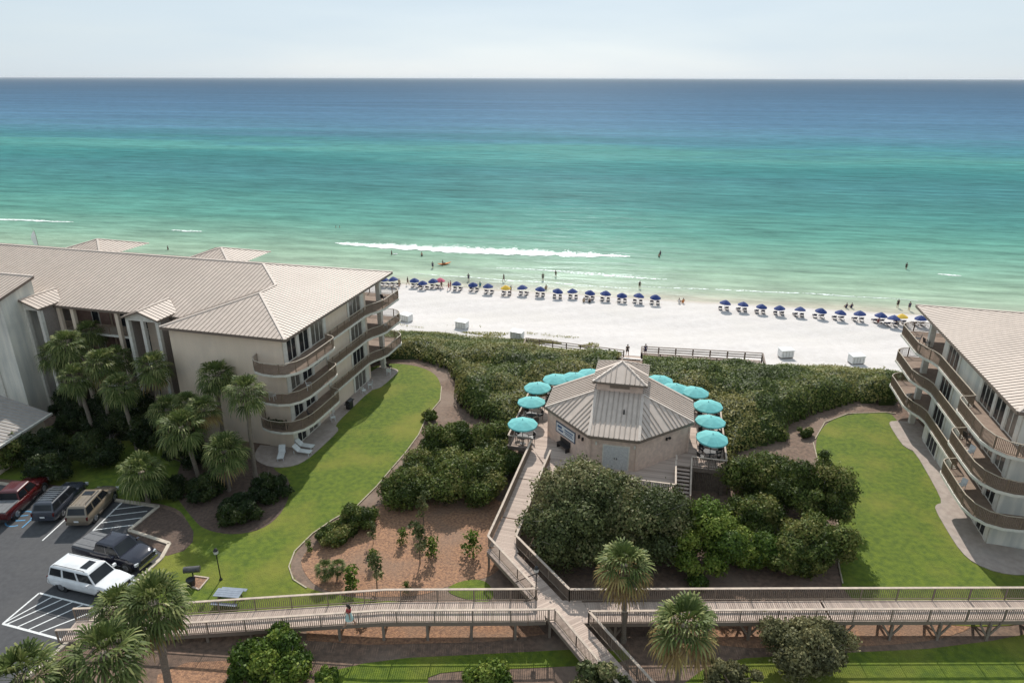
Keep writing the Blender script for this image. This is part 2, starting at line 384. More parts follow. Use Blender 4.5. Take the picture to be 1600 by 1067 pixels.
# asphalt
M_asph = mat('asphalt', (.078,.077,.08), .92, (.062,.061,.064), 3, bump=.5, bscale=60, bdist=.01, detail=8, big=((.095,.092,.09), .25, .5, .7, .6))
S1 = (-29.15, 47.4)
lot = [S1, (-29.9,44.2), (-26.0,42.6), (-25.8,41.0), (-26.2,39.3), (-28.2,31.6), (-31.5,20), (-80,20), (-80,56), (-45,50.9), (-32.3,48.1)]
tri_sheet('parking_lot', lot, -.05, .012, M_asph)
mb = MB()
cl = [(-45,51.0),(-32.3,48.2),(-29.05,47.5),(-29.8,44.3),(-25.9,42.7),(-25.7,41.0),(-26.1,39.3),(-28.1,31.6),(-31.4,20)]
for a, b_ in zip(cl[:-1], cl[1:]): mb.bar((*a, .06), (*b_, .06), .28, .15)
struct('kerb', mb, mat('kerb_concrete', (.58,.50,.40), .9, (.46,.39,.31), 3))
M_line = mat('road_paint', (.78,.78,.76), .8, (.60,.60,.59), 12)
M_blue = mat('blue_paint', (.10,.32,.55), .8, (.08,.24,.42), 12)
def line(mb, a, b_, wd=.11, z=.018):
    a = Vector((*a[:2], z)); b_ = Vector((*b_[:2], z)); d = (b_-a).normalized(); s = Vector((-d.y, d.x, 0))*wd/2
    mb.poly([a-s, b_-s, b_+s, a+s])
mb = MB()
A_ = G(5,976); B_ = G(62,928); D_ = G(106,1003); E_ = B_ + (D_-A_)*1.0
line(mb, A_, B_, .13); line(mb, A_, D_, .15); line(mb, B_, E_, .13)
for k in range(1, 6):
    t = k/6+.06
    p = A_.lerp(D_, max(0, t-.34)); q = B_.lerp(E_, min(1, t))
    if k == 5: q = B_.lerp(E_, 1.0)
    line(mb, p, q, .10, .022)
line(mb, (-32.65,44.2), (-32.45,48.0)); line(mb, (-35.8,43.1), (-35.6,47.5)); 
line(mb, G(147,829), G(192,786), .11, .026)
for k in range(4): line(mb, (-32.6,44.4+.9*k), (-29.7,45.1+.9*k), .10, .030)
line(mb, (-42.9,44.5), (-42.7,50)); line(mb, (-31.8,39.6), (-26.5,38.1)); line(mb, (-32.8,42.4), (-27.5,40.9))
struct('parking_lines', mb, M_line)
mb = MB()
cx, cy = G(31,812)[:2]
ring = [(cx+.95*math.cos(t*math.pi/12)*.95, cy+1.0*math.sin(t*math.pi/12)) for t in range(24)]
for k in range(20): line(mb, ring[k], ring[(k+1) % 24], .12, .02)
line(mb, (cx-.5,cy+.9), (cx-.1,cy-.3), .12, .024); line(mb, (cx-.1,cy-.3), (cx+.6,cy-.2), .12, .028); line(mb, (cx-.35,cy+.3), (cx+.4,cy+.45), .12, .032)
line(mb, (cx+1.0, cy-1.2), (cx+1.1, cy+3.4), .11, .036)
struct('parking_symbol', mb, M_blue)
# ---------------------------------------------------------------- roofs
def roof_face(face, ribs, poly, d, T, sp=.46, rw=.055, rh=.045, off=0):
    """poly: local (x,y,z) coplanar; d: plan unit vector of the fall line"""
    P = [Vector(p) for p in poly]
    face.poly([T(*p) for p in P])
    nrm = Vector((0,0,0))
    for i in range(1, len(P)-1):
        c_ = (P[i]-P[0]).cross(P[i+1]-P[0])
        if c_.length > nrm.length: nrm = c_
    nrm.normalize()
    if nrm.z < 0: nrm = -nrm
    zf = lambda x, y: P[0].z - (nrm.x*(x-P[0].x)+nrm.y*(y-P[0].y))/nrm.z
    e_ = (-d[1], d[0])
    ce = [p.x*e_[0]+p.y*e_[1] for p in P]; cd = [p.x*d[0]+p.y*d[1] for p in P]
    k = math.ceil((min(ce)+.05)/sp)
    while k*sp < max(ce)-.05:
        q = k*sp+off; k += 1
        xs = []
        for i in range(len(P)):
            j = (i+1) % len(P)
            if (ce[i]-q)*(ce[j]-q) < 0:
                t = (q-ce[i])/(ce[j]-ce[i]); xs.append(cd[i]+t*(cd[j]-cd[i]))
        xs.sort()
        for s0, s1 in zip(xs[::2], xs[1::2]):
            if s1-s0 < .15: continue
            pt = []
            for zz in (-.01, rh):
                for ss, ee in ((s0, q-rw/2), (s1, q-rw/2), (s1, q+rw/2), (s0, q+rw/2)):
                    x = ss*d[0]+ee*e_[0]; y = ss*d[1]+ee*e_[1]; pt.append(T(x, y, zf(x, y)+zz))
            ribs.hexa(pt)
def roof_obj(faces, parent, T, caps=(), eaves=(), sp=.46, rw=.055, rh=.042, drop=.24, mats=None):
    mb = MB(); rb = MB()
    for poly, d in faces: roof_face(mb, rb, poly, d, T, sp, rw, rh)
    r = obj('roof', mb, mats or M_roof, parent)
    obj('standing_seam', rb, M_seam_shade, r)['kind'] = 'stuff'
    for a, b_ in caps:
        cb = MB(); cb.bar(T(*a), T(*b_), .24, .12); obj('ridge_cap', cb, M_cap, r)
    eb = MB()
    for a, b_ in eaves:
        a = Vector(T(*a)); b_ = Vector(T(*b_)); eb.bar(a-Vector((0,0,drop/2+.012)), b_-Vector((0,0,drop/2+.012)), .06, drop)
    if eaves: obj('fascia', eb, M_fascia, r)
    return r
def arc(cx, cy, r, a0, a1, n=8): return [(cx+r*math.cos(R(a0+(a1-a0)*i/n)), cy+r*math.sin(R(a0+(a1-a0)*i/n))) for i in range(n+1)]
def railing_path(mb, top, pts, h=1.0, sp=.13, post=1.6, T=None, pk=.018, capw=.07, caph=.05, bottom=.1):
    """pickets + posts + rails along pts [(x,y,z)] ; top = MB of the cap rail"""
    T = T or (lambda x, y, z: Vector((x, y, z)))
    pts = [Vector(p) for p in pts]
    dist = 0; nextp = sp/2; nextpost = 0
    for a, b_ in zip(pts[:-1], pts[1:]):
        Ls = (b_-a).length
        if Ls < 1e-4: continue
        while nextp < dist+Ls:
            p = a.lerp(b_, (nextp-dist)/Ls); nextp += sp
            q0 = Vector(T(p.x, p.y, p.z+bottom)); q1 = Vector(T(p.x, p.y, p.z+h))
            s_ = pk/2
            mb.add([q0+Vector((-s_,-s_,0)), q0+Vector((s_,-s_,0)), q0+Vector((s_,s_,0)), q0+Vector((-s_,s_,0)), q1+Vector((-s_,-s_,0)), q1+Vector((s_,-s_,0)), q1+Vector((s_,s_,0)), q1+Vector((-s_,s_,0))],
                   [(0,1,5,4),(1,2,6,5),(2,3,7,6),(3,0,4,7)])
        while nextpost <= dist+Ls:
            p = a.lerp(b_, (nextpost-dist)/Ls); nextpost += post
            mb.bar(T(p.x, p.y, p.z-.05), T(p.x, p.y, p.z+h), .07, .07)
        mb.bar(T(a.x, a.y, a.z+bottom), T(b_.x, b_.y, b_.z+bottom), .045, .05)
        top.bar(T(a.x, a.y, a.z+h), T(b_.x, b_.y, b_.z+h), capw, caph)
        dist += Ls
def window(parent, T, y0, y1, z0, z1, x, n, axis='y', kind='window'):
    """frame standing 3 cm proud of the wall plane at x (local), pane just behind its face"""
    fr = MB(); pn = MB(); t_ = .07
    def B(mb, a0, a1, z_0, z_1, d0, d1):
        if axis == 'y': mb.box(x-d1, x-d0, a0, a1, z_0, z_1, T)
        else: mb.box(a0, a1, x-d1, x-d0, z_0, z_1, T)
    B(fr, y0, y1, z0, z0+t_, -.02, .06); B(fr, y0, y1, z1-t_, z1, -.02, .06)
    wd = (y1-y0-t_)/n
    for k in range(n+1): B(fr, y0+k*wd, y0+k*wd+t_, z0+t_, z1-t_, -.02, .055)
    for k in range(n):
        B(pn, y0+k*wd+t_, y0+(k+1)*wd, z0+t_, z1-t_, -.01, .025)
    w_ = obj(kind, fr, M_trim, parent); obj('pane', pn, M_drape if random.random() < .28 else M_glass, w_); return w_
# ---------------------------------------------------------------- the two condominium blocks
PR = .285
def condo(A, ux, L_, W_end, label, near_detail, wallm):
    wx = Vector((.248, .969, 0)); uxv = Vector(ux)
    b = thing('condo_building', label, 'building', (A[0], A[1], 0))
    def T(x, y, z): return Vector((uxv.x*x+wx.x*y, uxv.y*x+wx.y*y, z))
    EZ = 11.35
    zw = EZ+6.55*PR; y3 = 2.8+6.55; hd = (L_-2.8)/2; zr = EZ+hd*PR
    P1 = (hd, 2.8+hd, zr); P2 = (6.55, 6.55, zw); P3 = (6.55, y3, zw); Cc = (13.1, 0, EZ); D = (13.1, 2.8, EZ); A0 = (0,0,EZ); B0 = (0,L_,EZ)
    Pe = (W_end, 2.8+hd, zr)
    faces = [([A0,P2,P3,P1,B0], (1,0)), ([A0,P2,Cc], (0,1)), ([Cc,P2,P3,D], (1,0)),
             ([D,P3,P1,Pe,(W_end,2.8,EZ)], (0,1)), ([B0,P1,Pe,(W_end,L_,EZ)], (0,1))]
    caps = [(A0,P2),(Cc,P2),(P2,P3),(P3,P1),(P1,B0),(P1,Pe)]
    if near_detail:
        # low pyramid roofs of the two seaward wings
        for x_c in (22.0, 40.5):
            h0 = EZ+.75; hz = EZ+2.0; r_ = 4.1; yc = L_-1.6; q = [(x_c-r_,yc-r_,h0),(x_c+r_,yc-r_,h0),(x_c+r_,yc+r_,h0),(x_c-r_,yc+r_,h0)]; ap = (x_c,yc,hz)
            faces += [([q[0],q[1],ap],(0,1)),([q[1],q[2],ap],(1,0)),([q[2],q[3],ap],(0,1)),([q[3],q[0],ap],(1,0))]
            caps += [(k_, ap) for k_ in q]
    roof_obj(faces, b, T, caps, [(A0,B0),(A0,Cc),(Cc,D),(D,(W_end,2.8,EZ)),(B0,(W_end,L_,EZ))])
    sf = MB(); sf.prism([(.03,.03),(13.07,.03),(13.07,2.83),(W_end,2.83),(W_end,L_-.03),(.03,L_-.03)], EZ-.25, EZ-.20, T)
    obj('soffit', sf, M_trim, b)
    WX = .75; YS = 17.3
    ww = MB(); ww.box(WX, 12.6, .5, YS, 0, EZ-.26, T)
    ww.box(5.2, 24, YS, L_-1.2, 0, EZ-.26, T)
    ww.box(12.6, 17.6, 3.35, YS, 0, EZ-.26, T)
    ww.box(24, W_end, 5.3, L_-1.2, 0, EZ-.27, T)
    ww.box(17.6, 24, 5.6, YS, 0, EZ-.28, T)
    ww.box(WX-.03, 3.35, .42, .5, 0, EZ-.27, T)     # shallow break of the end wall
    obj('wall', ww, wallm, b)
    F = [0, 2.84, 5.68, 8.52]
    # bands between storeys and the pale piers
    pr_ = MB()
    for (a0, a1) in ((.55,1.1),(2.75,3.15),(4.95,5.3),(7.75,8.25),(12.9,13.2),(15.95,16.7)):
        pr_.box(WX-.09, WX, a0, a1, .03, EZ-.27, T)
    obj('pilaster', pr_, M_trim, b)
    for lv, z in enumerate(F):
        for (a0, a1, n_, lo, hi) in ((1.15,2.7,2,.08,2.3),(3.2,4.9,2,.08,2.45),(5.35,7.7,3,.08 if lv == 3 else .75,2.45),(13.25,15.9,3,.08,2.4)):
            window(b, T, a0, a1, z+lo, z+hi, WX, n_)
    # balconies, one swept slab a storey
    out = [(3.4,.42),(3.3,-.45),(2.7,-1.15),(1.7,-1.5),(.5,-1.55),(-.5,-1.2),(-1.15,-.4),(-1.45,.7),(-1.5,2.2),(-1.5,5.4)] + arc(-.75,5.6,.75,180,90,5)[1:] + [(-.12,6.6),(-.12,15.4),(-.35,16.3),(-.8,17.2),(-1.15,18.4),(-1.15,21.6)] + arc(.5,L_-1.7+.0,1.75,180,90,6)[1:] + [(5.3,L_+.02)]
    out = [(x, y) if y < 20 else (x, y+(L_-23.4)*(1 if y < 22 else 0)) for x, y in out]
    inner = [(5.3,YS-.05),(WX+.05,YS-.05),(WX+.05,.6),(3.4,.6)]
    for lv, z in enumerate(F[1:]):
        sl = MB(); sl.prism(out+inner, z-.24, z-.02, T)
        bb = obj('balcony', sl, M_trim, b)
        fl = MB(); cx_ = [(x*.985+.05, y*.998+.02) for x, y in out]
        fl.prism(cx_+inner, z-.02, z+.01, T); obj('floor', fl, M_floor, bb)
        rl = MB(); tp = MB(); pth = [(x+.07 if x < 2 else x, y+(.05 if y < 1 else (-.05 if y > 20 else 0)), z) for x, y in out]
        railing_path(rl, tp, pth, 1.0, .115, 1.5, T, .03)
        rr = obj('railing', rl, M_rail, bb); obj('handrail', tp, M_railtop, rr)
    cl = MB()
    cl.box(.35, .85, 20.2, 20.7, 0, EZ-.26, T); obj('column', cl, M_trim, b)
    cl = MB(); cl.box(4.2, 4.7, L_-1.1, L_-.6, 0, EZ-.26, T); obj('column', cl, M_trim, b)
    # ground terrace
    pt = [(4.3,.5)] + [(4.0,-1.0),(3.2,-2.3),(1.8,-3.0),(.3,-3.1),(-1.0,-2.4),(-1.5,-1.2),(-1.65,1),(-1.7,4.4)] + [(-1.4,5.1),(-.8,5.5),(-.65,8),(-.65,14.2),(-1.2,14.7),(-1.5,15.5),(-1.65,19.2),(-1.5,20.2),(-.6,20.6),(.8,20.7),(1,L_-.6),(5.5,L_-.6),(5.5,YS),(WX+.1,YS),(WX+.1,.5)]
    sl = MB(); sl.prism(smooth_poly(pt[:-4], 1)+pt[-4:], -.1, .09, T); obj('terrace', sl, M_conc, b)
    return b, T
A_L = (-20.1, 56.4); A_R = (35.3, 42.7)
bL, TL = condo(A_L, (-.969, .248, 0), 23.4, 66, 'long four-storey cream condo block with tan metal roof at the left, palms against it', True, M_stucco)
bR, TR = condo(A_R, (.969, -.248, 0), 24.8, 34, 'four-storey pale condo block at the right edge beside the open lawn', False, M_stucco2)
# entrance side of the left block: galleries, columns, gabled stair porches
def TLl(x, y, z): return TL(x, y, z)
g1 = MB()
for z in (2.84, 5.68, 8.52):
    g1.box(18.2, 62, 3.25, 5.3, z-.22, z, TLl)
obj('gallery_slab', g1, M_trim, bL)
g2 = MB(); tp = MB()
for z in (2.84, 5.68, 8.52):
    for (x0, x1) in ((18.4, 27.9), (32.2, 60)):
        railing_path(g2, tp, [(x0, 3.32, z), (x1, 3.32, z)], 1.0, .12, 2.0, TLl, .035)
rr = obj('gallery_railing', g2, M_rail, bL); obj('handrail', tp, M_rail, rr)
for x in (20.6, 26.0, 27.7, 36, 42):
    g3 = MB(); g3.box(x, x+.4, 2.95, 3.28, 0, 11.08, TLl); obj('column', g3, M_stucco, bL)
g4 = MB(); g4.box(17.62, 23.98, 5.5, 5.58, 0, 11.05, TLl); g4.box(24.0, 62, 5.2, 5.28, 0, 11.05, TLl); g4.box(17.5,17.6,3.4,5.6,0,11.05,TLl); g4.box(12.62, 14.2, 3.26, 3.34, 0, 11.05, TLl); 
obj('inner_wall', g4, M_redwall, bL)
for z in (0, 2.84, 5.68, 8.52):
    for x in (19.2, 22.2, 25.2, 33.5, 37):
        window(bL, TLl, x, x+.95, z+.05, z+2.1, 5.48 if x < 24 else 5.18, 1, 'x', 'door')
def porch(x0, x1):
    yf = 1.2; ez = 11.55; xm = (x0+x1)/2; ap = ez+.75
    p0 = (x0-.25,yf-.3,ez); p1 = (x1+.25,yf-.3,ez); m0 = (xm,yf-.3,ap)
    yb = 5.0
    faces = [([p0, m0, (xm,yb+.3,ap), (x0-.25,yb-1.4,ez)], (1,0)), ([p1, m0, (xm,yb+.3,ap), (x1+.25,yb-1.4,ez)], (1,0))]
    r = roof_obj(faces, bL, TLl, [(m0,(xm,yb+.3,ap))], [(p0,m0),(m0,p1),(p0,(x0-.25,yb-1.4,ez)),(p1,(x1+.25,yb-1.4,ez))], drop=.16)
    c_ = MB()
    for x in (x0, xm-.17, x1-.34): c_.box(x, x+.34, yf, yf+.34, 0, ez-.1, TLl)
    c_.box(x0, x1, yf+.02, yf+.32, ez-.35, ez-.11, TLl)
    c_.add([TLl(x0,yf+.03,ez-.1), TLl(x1,yf+.03,ez-.1), TLl(xm,yf+.03,ap-.12)], [(0,1,2)])
    obj('porch_column', c_, M_trim, bL)
    w2 = MB()
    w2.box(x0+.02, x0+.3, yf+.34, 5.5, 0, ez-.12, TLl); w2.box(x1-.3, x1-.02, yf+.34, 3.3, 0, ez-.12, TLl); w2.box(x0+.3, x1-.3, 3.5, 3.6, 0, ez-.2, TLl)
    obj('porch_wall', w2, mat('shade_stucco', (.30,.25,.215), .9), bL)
porch(14.3, 18.0); porch(28.2, 32.0)
# ---------------------------------------------------------------- tower and lean-to at the left edge
tw = thing('stair_tower', 'tall pale windowless stair tower with sloping metal roof at the left edge', 'building', (-49.6, 63, 0))
tv = Vector((-49.6, 63, 0))
def TT(x, y, z): return Vector((-.969*x+.248*y, .248*x+.969*y, z))
mb = MB()
zt0, zt1 = 13.0, 14.1
v = [TT(0,0,0), TT(14,0,0), TT(14,3.75,0), TT(0,3.75,0), TT(0,0,zt0), TT(14,0,zt0), TT(14,3.75,zt1), TT(0,3.75,zt1)]
mb.hexa(v); obj('wall', mb, M_stucco2, tw)
e0 = (-.25,-.5,zt0-.05); e1 = (14,-.5,zt0-.05); e2 = (14,3.9,zt1+.12); e3 = (-.25,3.9,zt1+.12)
roof_obj([([e0,e1,e2,e3],(0,1)), ([e3,e2,(14,9.5,zt0-.2),(-.25,9.5,zt0-.2)],(0,1))][:1], tw, TT, [(e3,e2)], [(e0,e3),(e0,e1)])
mb = MB(); mb.box(2.5, 2.75, -.12, 0, 0, 12.6, TT); obj('downpipe', mb, M_trim, tw)
lt = thing('lean_to', 'low grey ribbed lean-to roof against the foot of the stair tower', 'building', (-44.5, 52.3, 0))
def TX(x, y, z): return Vector((x+44.5, y-52.3, z))
q = [(-44.9,50.6,2.85),(-44.1,57.6,2.85),(-50.4,60.2,4.3),(-53.5,50.6,4.7)]
q = [(-44.9,50.2,2.85),(-44.15,58.6,2.85),(-51.0,60.6,4.2),(-53.5,50.2,4.7)]
f_ = MB(); rb = MB()
import mathutils
nn_ = (Vector(q[1])-Vector(q[0])).cross(Vector(q[2])-Vector(q[0])).normalized()
zf = lambda x, y: q[0][2]-(nn_.x*(x-q[0][0])+nn_.y*(y-q[0][1]))/nn_.z
q = [(x, y, zf(x, y)) for x, y, z in q]
roof_face(f_, rb, q, (.995,-.09), TX)
r = obj('roof', f_, mat('grey_roof', (.34,.31,.29), .45, (.29,.27,.25), 2), lt); obj('standing_seam', rb, M_seam_shade, r)['kind'] = 'stuff'
eb = MB(); eb.bar(TX(*q[0]), TX(*q[1]), .16, .2); obj('gutter', eb, M_trim, r)
mb = MB(); mb.prism([(-45.6,50.5),(-44.9,58.3),(-51,60.2),(-53,50.5)], 0, 2.6, TX); obj('wall', mb, M_stucco, lt)
# ---------------------------------------------------------------- beach pavilion
PC = Vector((9.75, 55.5, 0)); uu = Vector((.975,-.222,0)); vv = Vector((.222,.975,0)); DZ = 2.5
pav = thing('beach_pavilion', 'octagonal pink pavilion with tan ribbed metal roof and square cupola on a raised deck', 'building', PC[:])
def TP(x, y, z): return Vector((uu.x*x+vv.x*y, uu.y*x+vv.y*y, z))
def octo(r, c): h = r-c; return [(-h,-r),(h,-r),(r,-h),(r,h),(h,r),(-h,r),(-r,h),(-r,-h)]
ZE = 5.55; rr_ = 6.45; ch = 4.4
O = octo(rr_, ch); cu = 2.0; zb = ZE+(rr_-cu)*.47
inn = [(-cu,-cu),(cu,-cu),(cu,-cu),(cu,cu),(cu,cu),(-cu,cu),(-cu,cu),(-cu,-cu)]
faces = []; caps = []
for i in range(8):
    a = O[i]; b_ = O[(i+1) % 8]
    if i % 2 == 0:
        faces.append(([(*a,ZE),(*b_,ZE),(*inn[(i+1) % 8],zb),(*inn[i],zb)], (0,1) if i in (0,4) else (1,0)))
    else:
        m_ = inn[i]; dx = 1 if a[0]*b_[0] and (a[0]+b_[0]) > 0 else -1; dy = 1 if (a[1]+b_[1]) > 0 else -1
        faces.append(([(*a,ZE),(*b_,ZE),(*m_,zb)], (dx*.7071, dy*.7071)))
    caps.append(((*a,ZE), (*inn[i],zb)))
roof_obj(faces, pav, TP, caps, [((*O[i],ZE),(*O[(i+1) % 8],ZE)) for i in range(8)], sp=.42, rw=.06, rh=.07)
ow_ = octo(rr_-.3, ch-.18)
mb = MB(); mb.prism(ow_, DZ, ZE-.02, TP); wl = obj('wall', mb, M_pink, pav)
mb = MB()
for i in range(8):
    a = ow_[i]; mb.bar(TP(*a, DZ), TP(*a, ZE-.25), .16, .16)
obj('corner_board', mb, M_pink, pav)
# wooden seams of the boarding
# cupola
zc0, zc1 = zb-.15, zb+.95
mb = MB(); mb.box(-cu+.02, cu-.02, -cu+.02, cu-.02, zc0-.6, zc1, TP); cup = obj('cupola', mb, M_pink, pav)
mb = MB()
for s_ in (-1, 1):
    mb = MB(); mb.box(-.85, .85, s_*(cu-.02)-.04 if s_ > 0 else -cu-.02, s_*cu+.03 if s_ > 0 else -cu+.04, zc1-.62, zc1-.12, TP)
    obj('louvre', mb, mat('louvre_wood', (.27,.20,.15), .8), cup)
ec = cu+.32; ap = (0,0,zc1+1.15)
q = [(-ec,-ec,zc1),(ec,-ec,zc1),(ec,ec,zc1),(-ec,ec,zc1)]
fm = MB(); rb = MB()
for i in range(4): roof_face(fm, rb, [q[i], q[(i+1) % 4], ap], ((0,1),(1,0))[i % 2], TP, .42, .06, .07)
cr_ = obj('cupola_roof', fm, M_roof, pav); obj('standing_seam', rb, M_seam_shade, cr_)['kind'] = 'stuff'
eb = MB()
for i in range(4):
    eb.bar(Vector(TP(*q[i]))-Vector((0,0,.1)), Vector(TP(*q[(i+1) % 4]))-Vector((0,0,.1)), .06, .18)
    hb_ = MB(); hb_.bar(TP(*q[i]), TP(*ap), .16, .1); obj('ridge_cap', hb_, M_cap, cr_)
obj('fascia', eb, M_fascia, cr_)
mb = MB(); mb.tube([TP(.6,-4.1,6.4), TP(.6,-4.1,7.05)], .07, 8); obj('vent_pipe', mb, M_black, pav)
# doors, signs and lamps on the near walls
def on_wall(i, s0, s1, z0, z1, mb, proud0=-.01, proud1=.04):
    a = Vector((*ow_[i], 0)); b_ = Vector((*ow_[(i+1) % 8], 0)); d = (b_-a).normalized(); nrm = Vector((d.y, -d.x, 0))
    P = []
    for z in (z0, z1):
        for s, pr2 in ((s0, proud0), (s1, proud0), (s1, proud1), (s0, proud1)):
            p = a+d*s+nrm*pr2; P.append(TP(p.x, p.y, z))
    mb.hexa(P)
mb = MB(); on_wall(0, 1.15, 3.2, DZ+.02, DZ+2.15, mb); dr = obj('double_door', mb, mat('door_paint', (.62,.60,.58), .6), pav)
mb = MB(); on_wall(0, 1.06, 3.29, DZ+2.15, DZ+2.25, mb, -.01, .06); on_wall(0, 1.06, 1.15, DZ+.02, DZ+2.15, mb, -.01, .06); on_wall(0, 3.2, 3.29, DZ+.02, DZ+2.15, mb, -.01, .06); on_wall(0, 2.165, 2.185, DZ+.02, DZ+2.15, mb, .04, .045)
obj('door_frame', mb, M_trim, dr)
mb = MB(); on_wall(0, 2.05, 2.1, DZ+.95, DZ+1.1, mb, .04, .08); on_wall(0, 2.25, 2.3, DZ+.95, DZ+1.1, mb, .04, .08); obj('handle', mb, M_black, dr)
mb = MB(); on_wall(7, 1.2, 4.0, DZ+1.15, DZ+2.2, mb, -.01, .05); sg = obj('notice_board', mb, mat('board_frame', (.05,.07,.13), .5), pav)
mb = MB(); on_wall(7, 1.3, 3.9, DZ+1.25, DZ+2.1, mb, .05, .058); bd = obj('board_face', mb, M_white, sg)
mb = MB()
for (a_, b2, c_, d_) in ((1.45,2.1,1.72,1.95),(1.6,2.3,1.45,1.62),(2.5,3.7,1.80,1.92),(2.5,3.6,1.62,1.70),(2.6,3.7,1.46,1.54)): on_wall(7, a_, b2, DZ+c_, DZ+d_, mb, .058, .064)
obj('board_text', mb, mat('board_ink', (.07,.13,.25), .6), sg)
mb = MB(); on_wall(7, 4.5, 4.62, DZ+2.0, DZ+2.3, mb, -.01, .16); on_wall(7, 5.0, 5.12, DZ+2.0, DZ+2.3, mb, -.01, .16); obj('wall_lamp', mb, M_black, pav)
mb = MB(); on_wall(0, .45, .6, DZ+2.15, DZ+2.4, mb, -.01, .12); on_wall(0, 3.6, 3.75, DZ+2.15, DZ+2.4, mb, -.01, .12); obj('wall_lamp', mb, M_trim, pav)
mb = MB(); on_wall(1, 3.2, 3.32, DZ+2.0, DZ+2.25, mb, -.01, .16); on_wall(1, 3.5, 3.7, DZ+2.05, DZ+2.2, mb, -.01, .16); obj('wall_lamp', mb, M_black, pav)
# deck
deckpoly = [(-9.4,-4.3),(-7.1,-4.4),(-5.2,-7.4),(-4.6,-9.0),(5.2,-9.0),(5.2,-4.4),(9.3,-4.4),(9.3,5.2),(4.6,9.9),(-4.6,9.9),(-9.4,4.6)]
mb = MB()
M_deck = mat('deck_boards', (.56,.44,.365), .85, (.38,.29,.24), 5, tint=True)
def clipseg(poly, y):
    xs = []
    for i in range(len(poly)):
        a = poly[i]; b_ = poly[(i+1) % len(poly)]
        if (a[1]-y)*(b_[1]-y) < 0: xs.append(a[0]+(y-a[1])/(b_[1]-a[1])*(b_[0]-a[0]))
    xs.sort(); return list(zip(xs[::2], xs[1::2]))
y = -8.93
while y < 9.9:
    for x0, x1 in clipseg(deckpoly, y):
        mb.tint = random.random()**1.5; mb.box(x0, x1, y-.068, y+.068, DZ-.06, DZ, TP)
    y += .15
dk = obj('deck', mb, M_deck, pav)
mb = MB(); mb.prism(deckpoly, DZ-.4, DZ-.08, TP); obj('deck_frame', mb, M_wooddk, dk)
for path in ([(-7.25,-4.35),(-9.35,-4.25),(-9.35,4.6),(-4.6,9.85),(-1.2,9.85)], [(1.2,9.85),(4.6,9.85),(9.25,5.2),(9.25,-4.35),(6.4,-4.35)], [(5.15,-5.2),(5.15,-8.95),(-4.5,-8.95)]):
    rl = MB(); tp = MB(); railing_path(rl, tp, [(x, y, DZ) for x, y in path], .98, .14, 1.9, TP, .035, .14, .05)
    r_ = obj('deck_railing', rl, M_wooddk, pav); obj('cap_rail', tp, M_woodcap, r_)
for i, (x, y) in enumerate([(-9.2,-4.1),(-7.3,-4.2),(-9.2,0),(-9.2,4.4),(9.1,-4.2),(6.6,-4.2),(9.1,0),(9.1,5),(5,-8.8),(5,-4.6),(-4.4,-8.8),(0,-8.8),(-4.5,9.6),(4.5,9.6),(-6,-5.5),(-5.6,-6.6)]):
    mb = MB(); p_ = TP(x, y, 0); zb_ = tz(p_.x+PC.x, p_.y+PC.y)
    mb.bar(TP(x, y, zb_-.3), TP(x, y, DZ-.1), .24, .24); obj('post', mb, M_wooddk, dk)
mb = MB()
for k in range(26): # slatted skirt under the right terrace
    mb.box(5.35+k*.15, 5.45+k*.15, -3.95, -3.9, 0, DZ-.42, TP)
obj('lattice', mb, M_wooddk, dk)
# stair down on the near right
st = MB(); n_ = 10
for k in range(n_):
    st.tint = .2+.3*random.random(); z = DZ-.05-(k+1)*.17; y0 = -4.4-(k+1)*.30
    st.box(5.28, 6.4, y0, y0+.29, z-.05, z, TP)
stp = obj('stair', st, M_deck, pav)
mb = MB(); mb.bar(TP(5.25,-4.3,DZ-.15), TP(5.25,-7.6,DZ-1.95), .06, .3); mb.bar(TP(6.43,-4.3,DZ-.15), TP(6.43,-7.6,DZ-1.95), .06, .3); obj('stringer', mb, M_wooddk, stp)
mb = MB(); mb.bar(TP(6.45,-4.3,DZ+.95), TP(6.45,-7.4,DZ-.85), .12, .06); mb.bar(TP(5.2,-5.2,DZ+1), TP(5.2,-4.4,DZ+1), .14, .06)
mb.bar(TP(6.45,-7.4,DZ-1.8), TP(6.45,-7.4,DZ-.8), .1, .1); mb.bar(TP(6.45,-4.3,DZ), TP(6.45,-4.3,DZ+.95), .1, .1); obj('handrail', mb, M_woodcap, stp)
mb = MB(); y = -9.2
while y < -7.45:
    mb.tint = .3*random.random(); mb.box(5.25, 8.0, y, y+.13, DZ-1.95, DZ-1.9, TP); y += .15
ld = obj('landing', mb, M_deck, stp)
mb = MB(); tp = MB(); railing_path(mb, tp, [(8.0,-7.5,DZ-1.9),(8.0,-9.2,DZ-1.9),(5.3,-9.2,DZ-1.9)], .95, .14, 1.4, TP, .035, .14, .05)
r_ = obj('landing_railing', mb, M_woodcap, ld); obj('cap_rail', tp, M_woodcap, r_)
